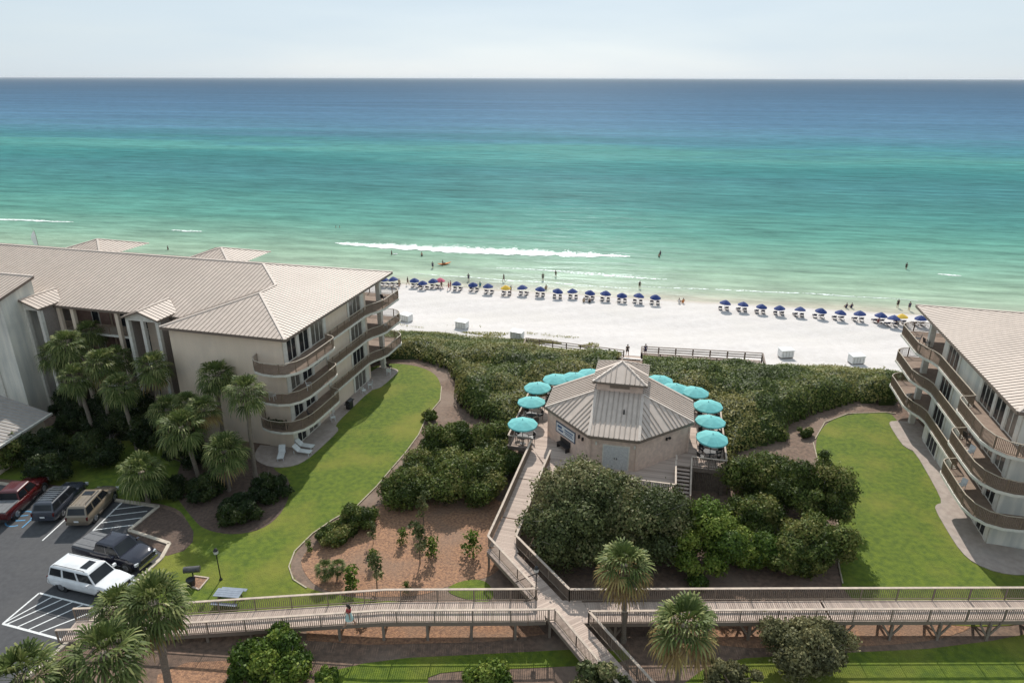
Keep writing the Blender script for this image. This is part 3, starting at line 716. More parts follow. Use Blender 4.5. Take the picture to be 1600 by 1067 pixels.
# ---------------------------------------------------------------- boardwalk
bw = thing('boardwalk', 'raised timber boardwalk crossing below the lawns and turning up to the pavilion', 'boardwalk', (2.2, 34.2, 0))
BO = Vector((2.2, 34.2, 0))
def TB(x, y, z): return Vector((x-BO.x, y-BO.y, z))
def planks(mb, pts, wd, step=.15, zo=0.0):
    pts = [Vector(p) for p in pts]
    for a, b_ in zip(pts[:-1], pts[1:]):
        Ls = (b_-a).length; d = (b_-a)/Ls; s = Vector((-d.y, d.x, 0)).normalized()*wd/2; k = int(Ls/step)
        for i in range(k):
            c0 = a+d*(i*step+.006); c1 = a+d*((i+1)*step-.008)
            mb.tint = random.random()**1.6*.9+(.12 if random.random() < .06 else 0)
            zz = Vector((0,0,zo)); zl = Vector((0,0,zo-.05))
            mb.hexa([TB(*(c0-s+zl)), TB(*(c0+s+zl)), TB(*(c1+s+zl)), TB(*(c1-s+zl)), TB(*(c0-s+zz)), TB(*(c0+s+zz)), TB(*(c1+s+zz)), TB(*(c1-s+zz))])
ZW = 1.55
def zl_(x): return ZW*sm(-34, -7, x) if x < -7 else ZW
leftc = [(-28.2,33.85,.15)] + [(x, 33.85+(34.15-33.85)*(x+28)/30, max(.15, ZW*min(1, (x+29)/21))) for x in range(-26, 2, 3)] + [(2.1,34.2,ZW)]
rightc = [(4.3,34.05,ZW),(20,34.25,ZW),(46,34.45,ZW)]
diag = [(-1.05,40.45,ZW),(1.0,37.2,ZW),(3.2,33.6,ZW),(7.2,26.6,ZW),(11.2,19.6,ZW)]
leg2 = [(-.72,40.3,ZW),(.2,43.6,ZW+.2),(1.5,48.3,ZW+.65),(2.65,52.4,DZ-.01)]
for nm, pts, wd, zo in (('deck', leftc, 1.75, 0), ('deck', rightc, 1.8, -.008), ('deck', diag, 1.72, .006), ('deck', leg2, 1.85, .012)):
    mb = MB(); planks(mb, pts, wd, .15, zo); d_ = obj(nm, mb, M_deck, bw)
    for sg_ in (-1, 1):
        mb = MB()
        for a, b_ in zip(pts[:-1], pts[1:]):
            a = Vector(a); b_ = Vector(b_); dd = (b_-a).normalized(); s = Vector((-dd.y, dd.x, 0)).normalized()*(wd/2-.03)
            mb.bar(TB(*(a+s*sg_-Vector((0,0,.19)))), TB(*(b_+s*sg_-Vector((0,0,.19)))), .07, .25)
        obj('joist', mb, M_wood, d_)
mb = MB(); mb.tint = .3; mb.prism([(-1.75,40.2),(.2,40.9),(.5,39.9),(-.9,39.7)], ZW-.05, ZW+.002, TB); obj('deck_plate', mb, M_deck, bw); mb = MB(); mb.tint = .3; mb.prism([(1.5,35.1),(4.5,35.1),(5.3,33.2),(2.5,33.2)], ZW-.05, ZW+.002, TB); obj('deck_plate', mb, M_deck, bw)
def off(pts, o_):
    res = []
    P = [Vector(p) for p in pts]
    for i, p in enumerate(P):
        d = (P[min(i+1, len(P)-1)]-P[max(i-1, 0)]); s = Vector((-d.y, d.x, 0)).normalized()*o_; res.append(p+s)
    return res
rails = [
 [p for p in off(leftc, .9) if p.x < 1.4]+[Vector((1.62,35.1,ZW))],
 [p for p in off(leftc, -.92) if p.x < 2]+[Vector((2.7,33.3,ZW))],
 [Vector((3.72,35.02,ZW))]+off(rightc, .92)[1:],
 [Vector((4.75,33.1,ZW))]+off(rightc, -.93)[1:],
 [Vector((1.62,35.1,ZW)), Vector((-1.68,40.45,ZW)), Vector((-.72,43.9,ZW+.2)), Vector((.6,48.6,ZW+.65)), Vector((1.72,52.6,DZ))],
 [Vector((3.72,35.02,ZW)), Vector((.32,40.5,ZW)), Vector((1.15,43.4,ZW+.2)), Vector((2.45,48.1,ZW+.65)), Vector((3.3,50.9,DZ))],
 [Vector((2.7,33.3,ZW)), Vector((6.4,26.6,ZW)), Vector((10.4,19.6,ZW))],
 [Vector((4.75,33.1,ZW)), Vector((8.05,27.2,ZW)), Vector((12.0,20.0,ZW))],
]
for pth in rails:
    rl = MB(); tp = MB(); railing_path(rl, tp, pth, .97, .13, 2.35, TB, .033, .16, .05)
    r_ = obj('railing', rl, M_wood, bw); obj('cap_rail', tp, M_woodcap, r_)
def bent(p, d, wd, vbrace):
    mb = MB(); p = Vector(p); d = Vector((*d[:2], 0)).normalized(); s = Vector((-d.y, d.x, 0)); g = 0
    if p.z < .45: return
    for sg_ in (-1, 1):
        b0 = p+s*sg_*(wd/2-.12); mb.bar(TB(b0.x, b0.y, -.2), TB(b0.x, b0.y, p.z-.1), .16, .16)
    a = p+s*(wd/2); b_ = p-s*(wd/2); mb.bar(TB(a.x, a.y, p.z-.38), TB(b_.x, b_.y, p.z-.38), .1, .22)
    if vbrace:
        for o2 in (-.6, .6):
            f0 = p-s*(wd/2-.12); f1 = f0+d*o2; mb.bar(TB(f0.x, f0.y, .25), TB(f1.x, f1.y, p.z-.35), .09, .12); mb.bar(TB(f1.x, f1.y, p.z-.3), TB(f1.x, f1.y, p.z-.12), .09, .12)
            f0 = p+s*(wd/2-.12); f1 = f0+d*o2; mb.bar(TB(f0.x, f0.y, .25), TB(f1.x, f1.y, p.z-.35), .09, .12)
    obj('trestle', mb, M_wood, bw)
for x in np.arange(-24.5, 1.6, 2.75): bent((x, 33.85+.01*(x+28), max(.15, ZW*min(1, (x+29)/21))), (1,0), 1.75, False)
for x in (6.5, 9.2, 12, 14.9, 17.8, 20.8, 23.8, 26.8, 29.9, 33, 36): bent((x, 34.2, ZW), (1,0), 1.8, True)
for t in (.0, .45, .95): p_ = Vector(diag[0]).lerp(Vector(diag[2]), t); bent(p_, Vector(diag[2])-Vector(diag[0]), 1.6, False)
for t in (.25, .5, .75, .98): p_ = Vector(diag[2]).lerp(Vector(diag[4]), t); bent(p_, Vector(diag[2])-Vector(diag[0]), 1.6, False)
for i in (1, 2, 3): bent(leg2[i], Vector(leg2[i])-Vector(leg2[i-1]), 1.8, False)
# ---------------------------------------------------------------- dune walkover down to the sand
wo = thing('dune_walkover', 'dark timber walkover with ramps at the sea edge of the dune scrub', 'boardwalk', (18, 89, -3))
WO = Vector((18, 89, -3))
def TW(x, y, z): return Vector((x-WO.x, y-WO.y, z-WO.z))
st0 = Vector((*((PC+uu*0+vv*9.9)[:2]), DZ)); e_xy = an(0, 0)
def anz(a, n, z): x, y = an(a, n); return Vector((x, y, z))
p98 = G(990, 548, -3.0); a_c = p98.x*AX.x+p98.y*AX.y
def GG(x, y, z): return G(x, y, z)
F0, F1, N0, N1, Q0, Q1 = [GG(x, y, z+1.0)-Vector((0,0,1.0)) for x, y, z in ((1003,541,-3.2),(1192,551,-3.5),(1003,562,-3.2),(1197,572,-3.7),(1003,551,-3.2),(1150,560,-3.5))]
LA0, LA1, LB0, LB1 = [GG(x, y, z+1.0)-Vector((0,0,1.0)) for x, y, z in ((975,547,-3.2),(822,528,-3.9),(972,556,-3.2),(818,538,-3.9))]
pa = (F0+LA0)/2; pb = (N0+LB0)/2; pth_dir = (pa-pb).normalized()
path = [st0, pb-pth_dir*4+Vector((0,0,.9)), pb, pa+Vector((0,0,-.1)), pa+pth_dir*5+Vector((0,0,-2.2))]
BO2 = BO.copy()
def planksW(mb, pts, wd, zo=0):
    pts = [Vector(p) for p in pts]
    for a, b_ in zip(pts[:-1], pts[1:]):
        Ls = (b_-a).length; d = (b_-a)/Ls; s = Vector((-d.y, d.x, 0)).normalized()*wd/2; k = int(Ls/.2)
        for i in range(k):
            c0 = a+d*(i*.2+.008); c1 = a+d*((i+1)*.2-.008); mb.tint = random.random()**1.6
            zz = Vector((0,0,zo)); zl = Vector((0,0,zo-.05))
            mb.hexa([TW(*(c0-s+zl)), TW(*(c0+s+zl)), TW(*(c1+s+zl)), TW(*(c1-s+zl)), TW(*(c0-s+zz)), TW(*(c0+s+zz)), TW(*(c1+s+zz)), TW(*(c1-s+zz))])
mb = MB(); planksW(mb, path, 2.2)
planksW(mb, [(F0+Q0)/2, (F1+Q1)/2+(F1-F0)*.12], (F0-Q0).length*.96, .004); planksW(mb, [(N0+Q0)/2, (N1+Q1)/2+(N1-N0)*.12], (N0-Q0).length*.96, .008)
planksW(mb, [(LA0+LB0)/2, (LA1+LB1)/2], (LA0-LB0).length*.96, .004)
d_ = obj('deck', mb, M_deck, wo)
rl = MB(); tp = MB()
def rail2(pts):
    P = [Vector(p) for p in pts]
    for a, b_ in zip(P[:-1], P[1:]):
        Ls = (b_-a).length; k = max(1, round(Ls/2.3))
        for i in range(k+1):
            p = a.lerp(b_, i/k); rl.bar(TW(p.x, p.y, min(p.z, tz(p.x, p.y))-.3), TW(p.x, p.y, p.z+1.02), .16, .16)
        for h in (.32, .66): rl.bar(TW(a.x, a.y, a.z+h), TW(b_.x, b_.y, b_.z+h), .05, .14)
        tp.bar(TW(a.x, a.y, a.z+1.0), TW(b_.x, b_.y, b_.z+1.0), .19, .08)
rail2([F0, F1, N1, N0]); rail2([Q0, Q1]); rail2([F0, Q0]); rail2([LA0, LA1]); rail2([LB1, LB0]); rail2([LA1, LB1])
rail2([LB0, pb-pth_dir*4+Vector((-1.1,0,.9)), st0+Vector((-1.1,0,0))]); rail2([N0, pb-pth_dir*4+Vector((1.1,0,.9)), st0+Vector((1.1,0,0))])
r_ = obj('railing', rl, M_wooddk, wo); obj('cap_rail', tp, mat('grey_wood', (.27,.21,.175), .85, (.18,.14,.115), 4), r_)
# ---------------------------------------------------------------- vegetation
def leafmat(name, dark, light, warm):
    m = bpy.data.materials.new(name); m.use_nodes = True; n = m.node_tree; b = n.nodes['Principled BSDF']
    at = n.nodes.new('ShaderNodeAttribute'); at.attribute_name = 'tint'
    r = n.nodes.new('ShaderNodeValToRGB'); n.links.new(at.outputs['Fac'], r.inputs[0])
    e = r.color_ramp; e.elements[0].color = (*dark, 1); e.elements[0].position = .1; e.elements[1].color = (*warm, 1); e.elements[1].position = .95
    k = e.elements.new(.55); k.color = (*light, 1)
    n.links.new(r.outputs[0], b.inputs['Base Color']); b.inputs['Roughness'].default_value = .55; b.inputs['Specular IOR Level'].default_value = .18
    tr = n.nodes.new('ShaderNodeBsdfTranslucent'); n.links.new(r.outputs[0], tr.inputs['Color'])
    mx = n.nodes.new('ShaderNodeMixShader'); mx.inputs[0].default_value = .22
    n.links.new(b.outputs[0], mx.inputs[1]); n.links.new(tr.outputs[0], mx.inputs[2]); n.links.new(mx.outputs[0], n.nodes['Material Output'].inputs[0])
    return m
L_scrub = leafmat('scrub_leaf', (.040,.060,.012), (.125,.165,.034), (.26,.235,.075))
L_oak = leafmat('oak_leaf', (.048,.062,.020), (.132,.155,.055), (.28,.25,.12))
L_bright = leafmat('bright_leaf', (.05,.09,.014), (.135,.20,.030), (.27,.31,.06))
L_olive = leafmat('olive_leaf', (.085,.085,.04), (.17,.165,.075), (.30,.27,.13))
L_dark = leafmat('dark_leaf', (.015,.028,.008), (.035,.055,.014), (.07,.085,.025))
L_palm = leafmat('palm_leaf', (.045,.07,.018), (.115,.150,.040), (.36,.36,.14))
L_palmdry = leafmat('dry_palm_leaf', (.17,.105,.045), (.34,.24,.095), (.46,.41,.14))
def quads(pos, nrm, size, tint, asp=.62):
    N = len(pos); ref = rng.normal(size=(N, 3)); a = np.cross(nrm, ref); a /= np.linalg.norm(a, axis=1)[:, None]+1e-9
    b = np.cross(nrm, a); b /= np.linalg.norm(b, axis=1)[:, None]+1e-9
    s = size[:, None]
    V = np.empty((N, 4, 3)); V[:, 0] = pos+a*s; V[:, 1] = pos+b*s*asp; V[:, 2] = pos-a*s; V[:, 3] = pos-b*s*asp
    return V.reshape(-1, 3), np.repeat(tint, 4)
def bulk(name, V, T_, mats, core=None, parent=None):
    """leaf quads (+ optional core triangles/quads) as one mesh"""
    nv = len(V); F = np.arange(nv).reshape(-1, 4)
    me = bpy.data.meshes.new(name)
    if core: cv, cf, ct = core; allv = np.vstack([V, cv]); nf = len(F)+len(cf); T_ = np.concatenate([T_, ct])
    else: allv = V; cf = []; nf = len(F)
    me.vertices.add(len(allv)); me.vertices.foreach_set('co', allv.astype(np.float32).ravel())
    loops = F.ravel(); starts = np.arange(len(F))*4
    if core:
        cfa = np.asarray(cf); starts = np.concatenate([starts, len(loops)+np.arange(len(cfa))*cfa.shape[1]]); loops = np.concatenate([loops, (cfa+nv).ravel()])
    me.loops.add(len(loops)); me.loops.foreach_set('vertex_index', loops.astype(np.int32))
    me.polygons.add(nf); me.polygons.foreach_set('loop_start', starts.astype(np.int32))
    me.update(calc_edges=True)
    at = me.attributes.new('tint', 'FLOAT', 'POINT'); at.data.foreach_set('value', T_.astype(np.float32))
    me.materials.append(mats)
    o = bpy.data.objects.new(name, me); C.objects.link(o)
    if parent: o.parent = parent
    return o
# icosphere unit
_bm = bmesh.new(); bmesh.ops.create_icosphere(_bm, subdivisions=2, radius=1); ICO_V = np.array([v.co[:] for v in _bm.verts]); ICO_F = np.array([[v.index for v in f.verts] for f in _bm.faces]); _bm.free()
def clumps_mesh(name, cen, rad, nleaf, size, m, parent, up=.35, core=.66, tintbase=None, rough=.55):
    cen = np.asarray(cen, float); rad = np.asarray(rad, float)
    if rad.ndim == 1: rad = np.repeat(rad[:, None], 3, 1)
    w_ = rad[:, 0]**2; idx = rng.choice(len(cen), nleaf, p=w_/w_.sum())
    d = rng.normal(size=(nleaf, 3)); d[:, 2] += up; d /= np.linalg.norm(d, axis=1)[:, None]
    rr = 1+rng.normal(size=nleaf)*.13+.16*np.sin(d[:, 0]*7+idx)*np.sin(d[:, 1]*7+idx*2.1)*np.cos(d[:, 2]*6+idx)*2; rr = np.where(rng.random(nleaf) < .12, rr+.2, rr)
    pos = cen[idx]+d*rad[idx]*rr[:, None]
    keep = pos[:, 2] > .05; 
    nrm = d+rng.normal(size=(nleaf, 3))*rough
    ct = rng.random(len(cen))*.8+.02 if tintbase is None else tintbase
    t = np.clip(ct[idx]+rng.normal(size=nleaf)*.17, 0, 1)
    sz = size*(.6+.8*rng.random(nleaf))
    V, T_ = quads(pos[keep], nrm[keep], sz[keep], t[keep])
    cv = []; cf = []; ctt = []
    for i in range(len(cen)):
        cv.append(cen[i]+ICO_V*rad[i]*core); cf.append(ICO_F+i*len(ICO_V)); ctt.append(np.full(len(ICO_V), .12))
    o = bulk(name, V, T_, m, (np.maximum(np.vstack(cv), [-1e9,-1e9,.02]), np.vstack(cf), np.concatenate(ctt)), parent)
    return o
def crown_clumps(rx, ry, z0, z1, n, rc, flat=0.0, seed=0):
    """clump centres spread through an uneven dome between z0 and z1"""
    g = np.random.default_rng(seed); cen = []; rad = []
    zc = z0+(z1-z0)*.38; rz = (z1-z0)*.62
    for i in range(n):
        for _ in range(30):
            d = g.normal(size=3); d[2] = abs(d[2])*.9-.25; d /= np.linalg.norm(d); q = (.35+.65*g.random()**.5)
            lob = 1+.24*math.sin(3*math.atan2(d[1], d[0])+seed)+.16*math.sin(5*math.atan2(d[1], d[0])+2*seed); p = np.array([d[0]*rx*q*lob, d[1]*ry*q*lob, zc+d[2]*rz*q*(.8+.35*g.random())])
            if all(np.linalg.norm(p-c_) > rc*.62 for c_ in cen): break
        cen.append(p); rad.append(rc*(.5+.75*g.random()))
    return cen, [[r_, r_, r_*.8] for r_ in rad]
def stems(mb, cen, base_r, z0=-.1, k=5, seed=1):
    g = random.Random(seed); mb.tube([(0,0,z0),(.05*g.uniform(-1,1),.05,.3)], [base_r*1.3, base_r], 7)
    for i in range(k):
        c_ = cen[(i*7) % len(cen)]; mid = (c_[0]*.35, c_[1]*.35, max(.3, c_[2]*.5)); mb.tube([(0,0,.0), mid, tuple(c_)], [base_r*.8, base_r*.5, base_r*.15], 6)
M_twig = mat('grey_twig', (.30,.27,.23), .9)
def blob(name, label, cat, x0, x1, yb, yt, m, nleaf, size=.13, n=16, rc=None, depth=.8, group=None, lift=0, seed=0, core=.66, up=.35, rough=.55, zbase=0.0, rz=0):
    """a shrub or tree from its photo extents: left, right, ground line, top"""
    base = G((x0+x1)/2, yb, zbase); 
    dist = (base.y*cp+(CAM_H-zbase)*sp_); rx = (x1-x0)/2*dist/FPX
    for _ in range(3):
        Yc = base.y+rx*depth*.9; d2 = Yc*cp+(CAM_H)*sp_*.8; rx = (x1-x0)/2*(Yc*cp+sp_*(CAM_H-2))/FPX
    ry = rx*depth; c0 = GY((x0+x1)/2, yb, base.y+ry*.85)
    zt = GY((x0+x1)/2, yt, base.y+ry*1.25).z - zbase
    zt = max(.5, zt)
    X = base.x*(base.y+ry*.85)/base.y
    t = thing(name, label, cat, (X, base.y+ry*.85, zbase), rz, group)
    rc = rc or min(rx, zt)*.30; n = int(n*1.9); size *= .84; nleaf = int(nleaf*1.5)
    cen, rad = crown_clumps(rx-rc*.6, ry-rc*.6, lift, zt-rc*.35, n, rc, seed=seed)
    clumps_mesh('crown', cen, rad, nleaf, size, m, t, up=up, core=core, rough=rough)
    mb = MB(); stems(mb, cen, .05+zt*.018, seed=seed, k=5); obj('trunk', mb, M_bark, t)
    g = random.Random(seed); mb = MB()
    for i in range(max(6, n)):
        c_ = Vector(cen[i % len(cen)]); d = Vector((c_.x*.5+g.uniform(-.5,.5), c_.y*.5+g.uniform(-.5,.5), 1.0+g.random())).normalized(); q = c_+d*rc*(1.1+.35*g.random())
        mb.tube([(0,0,.15), c_*.7, c_, c_.lerp(q, .6)+Vector((g.uniform(-.05,.05),0,0)), q], [.03,.025,.02,.014,.006], 4)
    obj('twigs', mb, M_twig, t)
    return t
# --- the dune scrub: nobody could count its bushes
def inpoly(x, y, P):
    c_ = np.zeros(x.shape, bool); n_ = len(P)
    for i in range(n_):
        x1, y1 = P[i]; x2, y2 = P[(i+1) % n_]
        if y1 == y2: continue
        k = ((y1 > y) != (y2 > y)) & (x < (x2-x1)*(y-y1)/(y2-y1)+x1); c_ ^= k
    return c_
def tznp(n): 
    def s_(a, b_, x): t = np.clip((x-a)/(b_-a), 0, 1); return t*t*(3-2*t)
    return -5*s_(76, 98, n)-1*s_(98, 112, n)-.75*s_(116, 133, n)
near = px_poly([(560,572),(622,562),(665,567),(695,582),(708,604),(712,640),(735,652),(790,672)])
decko = [tuple((PC+TP(x, y, 0))[:2]) for x, y in [(-9.9,-4.0),(-9.9,4.9),(-4.9,10.4),(-1.4,10.4),(-1.4,28),(1.4,28),(1.4,10.4),(4.9,10.4),(9.8,5.5),(9.8,-4.0)]]
near2 = px_poly([(1145,720),(1160,705),(1235,688),(1232,668),(1262,652),(1300,638),(1340,629),(1405,632)])
far = px_poly([(1400,577),(1300,566),(1215,568),(1203,582),(1100,583),(1002,577),(972,562),(900,556),(812,545),(790,538)], -4.2)
region = [an(-55, 97.3), an(-55, 76)]+[(-19,81.5)]+near+decko[:0]+[decko[0]]+[decko[1],decko[2],decko[3],decko[6],decko[7],decko[8],decko[9]]+near2+[(44,71.0),(52,70)]+[an(62, 77), an(62, 96.5)]+far+[an(-14, 97.3)]
def wob(P):
    out_ = []
    for i in range(len(P)):
        a_ = Vector(P[i]); b_ = Vector(P[(i+1) % len(P)]); k = max(1, int((b_-a_).length/1.6))
        for j in range(k):
            q = a_.lerp(b_, j/k); nz = .7*mnoise.noise(Vector((q.x*.45, q.y*.45, 1.7))); out_.append((q.x+nz, q.y+nz*1.3))
    return out_
region = wob(region); region_w = region
def vnoise(x, y, s, seed=0):
    """smooth mound field: soft maximum of scattered domes"""
    gx = np.floor(x/s); gy = np.floor(y/s); best = np.zeros_like(x); bid = np.zeros_like(x)
    for di in (-1,0,1):
        for dj in (-1,0,1):
            cx_ = gx+di; cy_ = gy+dj
            h1 = np.abs(np.sin(cx_*127.1+cy_*311.7+seed)*43758.5453) % 1; h2 = np.abs(np.sin(cx_*269.5+cy_*183.3+seed)*43758.5453) % 1; h3 = np.abs(np.sin(cx_*419.2+cy_*371.9+seed)*43758.5453) % 1
            dx = (cx_+h1)*s-x; dy = (cy_+h2)*s-y; r_ = s*(.65+.5*h3)
            dd = np.sqrt(np.maximum(0, 1-(dx*dx+dy*dy)/(r_*r_)))*(.45+.75*h3)
            k = dd > best; best = np.where(k, dd, best); bid = np.where(k, h3*7.7+h1*3.1, bid)
    return best, bid % 1
def canopy(x, y):
    b1, i1 = vnoise(x, y, 2.6); b2, i2 = vnoise(x+31, y+17, 1.25, 5); b3, i3 = vnoise(x-11, y+7, 6.5, 9)
    b4, i4 = vnoise(x+3, y-41, 3.9, 21)
    n = nof(x, y); hgt = 1.0 - .84*np.clip((n-74)/11, 0, 1)
    h = (.10+.95*b1*b1+.40*b2+.75*b3*b3+.75*b4)*hgt
    ed = np.clip(edge_dist(x, y)/1.5, 0, 1)**.6
    return h*(.12+.88*ed)+.05, (i1*.45+i2*.2+i4*.35)
def edge_dist(x, y):
    best = np.full(np.shape(x), 9.0); pts = region_w
    for i in range(len(pts)):
        x1, y1 = pts[i]; x2, y2 = pts[(i+1) % len(pts)]
        dx, dy = x2-x1, y2-y1; t = np.clip(((x-x1)*dx+(y-y1)*dy)/(dx*dx+dy*dy+1e-9), 0, 1)
        best = np.minimum(best, np.hypot(x-x1-t*dx, y-y1-t*dy))
    return best
def on_path(x, y):
    r_ = np.zeros(np.shape(x), bool)
    for a_, b_ in zip(path[:-1], path[1:]):
        dx, dy = b_.x-a_.x, b_.y-a_.y; t = np.clip(((x-a_.x)*dx+(y-a_.y)*dy)/(dx*dx+dy*dy), 0, 1); r_ |= np.hypot(x-a_.x-t*dx, y-a_.y-t*dy) < 1.5
    return r_
def gap(x, y): return (vnoise(x, y, 4.6, 77)[0] < .10) & (vnoise(x, y, 1.7, 7)[0] < .62) & (nof(x, y) > 70)
step = .42
xs = np.arange(-72, 84, step); ys = np.arange(48, 118, step); X_, Y_ = np.meshgrid(xs, ys)
M_in = inpoly(X_, Y_, region)
M_in &= ~on_path(X_, Y_); M_in &= ~gap(X_, Y_)
H_, I_ = canopy(X_, Y_); Z_ = tznp(nof(X_, Y_))+H_
mk = M_in; kk_ = mk[:-1, :-1] & mk[1:, :-1] & mk[:-1, 1:] & mk[1:, 1:]
ids = np.arange(X_.size).reshape(X_.shape)
ii, jj = np.nonzero(kk_)
F_ = np.stack([ids[ii, jj], ids[ii, jj+1], ids[ii+1, jj+1], ids[ii+1, jj]], 1)
# drop the rim to the ground
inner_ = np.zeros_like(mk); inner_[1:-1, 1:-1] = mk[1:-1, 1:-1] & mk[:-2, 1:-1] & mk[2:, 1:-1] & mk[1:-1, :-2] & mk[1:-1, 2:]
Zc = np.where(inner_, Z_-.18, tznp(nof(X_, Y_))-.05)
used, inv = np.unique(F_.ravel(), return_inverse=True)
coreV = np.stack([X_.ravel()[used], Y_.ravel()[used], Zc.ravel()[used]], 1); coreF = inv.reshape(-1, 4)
NL = 300000
px_ = rng.uniform(-72, 84, NL*3); py_ = rng.uniform(48, 118, NL*3); k_ = inpoly(px_, py_, region)
k_ &= ~on_path(px_, py_); k_ &= ~gap(px_, py_); k_ &= (np.abs(px_) < py_*.80+6)
px_ = px_[k_][:NL]; py_ = py_[k_][:NL]
h0_, i0_ = canopy(px_, py_); e1 = .15; hx, _ = canopy(px_+e1, py_); hy, _ = canopy(px_, py_+e1)
nr = np.stack([-(hx-h0_)/e1, -(hy-h0_)/e1, np.ones_like(h0_)], 1); nr = np.clip(nr, -3, 3); nr /= np.linalg.norm(nr, axis=1)[:, None]
pz_ = tznp(nof(px_, py_))+h0_+rng.normal(size=len(px_))*.13
big_, _ = vnoise(px_, py_, 9, 3)
yel = np.clip((nof(px_, py_)-93)/4, 0, 1)*.35
b9, i9 = vnoise(px_, py_, 7.5, 33); t_ = np.clip(i0_*.8-.22+i9*.62+big_*.10+yel+rng.normal(size=len(px_))*.14, 0, 1)
V_, TT_ = quads(np.stack([px_, py_, pz_], 1), nr+rng.normal(size=nr.shape)*.45, .06+.13*rng.random(len(px_))**2, t_)
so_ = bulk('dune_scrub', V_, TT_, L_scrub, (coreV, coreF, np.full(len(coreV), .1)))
so_['kind'] = 'stuff'; so_['label'] = 'dense low green scrub covering the dune between pavilion and beach'; so_['category'] = 'scrub'
# beach grass fringe at the top of the sand
NG = 26000
ga = rng.uniform(-60, 75, NG); ga = np.where((ga > -7) & (ga < 34), ga-40, ga); gn = 96.2+np.abs(rng.normal(size=NG))*2.0
gm = (np.array([mnoise.noise(Vector((a*.12, n_*.5, 3))) for a, n_ in zip(ga, gn)])) > .0+(gn-96.5)*.05
ga = ga[gm]; gn = gn[gm]; gx = .98*ga+.196*gn; gy = -.196*ga+.98*gn; gz = tznp(gn)+.12
nv_ = rng.normal(size=(len(gx), 3)); nv_[:, 2] *= .3
V_, TT_ = quads(np.stack([gx, gy, gz], 1), nv_, .08+.12*rng.random(len(gx)), np.clip(rng.random(len(gx))*.7+.3, 0, 1), .35)
L_grass = leafmat('beach_grass_leaf', (.15,.17,.04), (.28,.28,.07), (.45,.40,.17))
so_ = bulk('beach_grass', V_, TT_, L_grass); so_['kind'] = 'stuff'; so_['label'] = 'yellow green beach grass along the top of the sand'; so_['category'] = 'grass'
# --- trees and single shrubs
blob('oak_tree', 'large grey-green oak in front of the pavilion, overhanging the boardwalk', 'tree', 804, 1068, 918, 730, L_oak, 80000, .125, 44, 1.35, .72, seed=3, lift=.8)
blob('leafy_bush', 'bright green leafy bush on the right of the big oak', 'bush', 995, 1152, 915, 778, L_bright, 24000, .12, 20, .85, .8, seed=5)
right_sh = [
 (1128,1250,800,700,'broad dark scrub oak beside the pavilion deck', L_scrub, 5), (1215,1320,842,704,'rounded dark scrub oak nearest the right lawn', L_scrub, 6),
 (1130,1215,850,770,'dark shrub behind the bright bush', L_scrub, 7), (1205,1318,905,800,'tall dark shrub leaning over the edge of the right lawn', L_scrub, 8),
 (1118,1212,900,822,'palmetto-like shrub touching the bright bush', L_bright, 9), (1190,1282,912,830,'dark green shrub just behind the boardwalk rail', L_scrub, 10)]
for x0, x1, yb, yt, lb, m_, sd in right_sh:
    blob('scrub_oak', lb, 'shrub', x0, x1, yb, yt, m_, 17000, .115, 20, None, .8, 'shrubs between the pavilion and the right lawn', seed=sd)
left_sh = [
 (596,700,800,722,'low wide shrub at the sandy path, leftmost of its thicket', 21), (672,790,800,715,'dense shrub next to the boardwalk above the orange mulch', 22),
 (666,742,728,652,'shrub at the bend of the mulch path', 23), (722,808,735,662,'bushy shrub behind the thicket below the left deck corner', 24), (640,735,770,700,'shrub in the middle of the left thicket', 25), (735,812,760,690,'dark shrub beside the deck posts on the left', 26)]
for x0, x1, yb, yt, lb, sd in left_sh:
    blob('scrub_oak', lb, 'shrub', x0, x1, yb, yt, L_scrub, 14000, .115, 18, None, .85, 'shrubs of the left thicket', seed=sd)
blob('scrub_oak', 'low dark shrub on the left rim of the orange mulch bed, lower of two', 'shrub', 494, 556, 858, 818, L_scrub, 7000, .105, 12, None, .8, seed=31)
blob('scrub_oak', 'dark shrub on the left rim of the orange mulch bed, upper of two', 'shrub', 534, 596, 838, 785, L_scrub, 8000, .105, 13, None, .8, seed=36)
blob('small_bush', 'small round bush standing alone by the right lawn tip', 'shrub', 1244, 1270, 684, 664, L_scrub, 2500, .10, 7, None, .9, seed=32)
blob('small_bush', 'small spiky bush at the sandy path beside the left lawn', 'shrub', 655, 685, 662, 638, L_scrub, 2500, .11, 7, None, .9, seed=33)
# foreground bushes
blob('leafy_bush', 'bright green bush poking up in front of the boardwalk ramp', 'bush', 366, 492, 1085, 992, L_bright, 14000, .13, 18, None, .8, seed=41, rough=.8)
blob('leafy_bush', 'small bright bush right of the larger foreground bush', 'bush', 498, 532, 1075, 1040, L_bright, 3500, .12, 8, None, .9, seed=42)
blob('leafy_bush', 'bright spiky bush cut off by the bottom edge before the junction', 'bush', 734, 804, 1092, 1033, L_bright, 6000, .13, 10, None, .9, seed=43, rough=.9)
blob('leafy_bush', 'grey-green bush at the foot of the diagonal boardwalk', 'bush', 892, 972, 1150, 1030, L_oak, 7000, .12, 12, None, .9, seed=44)
blob('olive_tree', 'sparse olive-brown tree in front of the right boardwalk', 'tree', 1182, 1318, 1085, 966, L_olive, 15000, .11, 20, .6, .8, seed=45, core=.45, rough=.8, lift=.8)
blob('leafy_bush', 'low olive bush between the yellowed palm and the sparse tree', 'bush', 1085, 1190, 1100, 1034, L_olive, 7000, .11, 12, None, .8, seed=46)
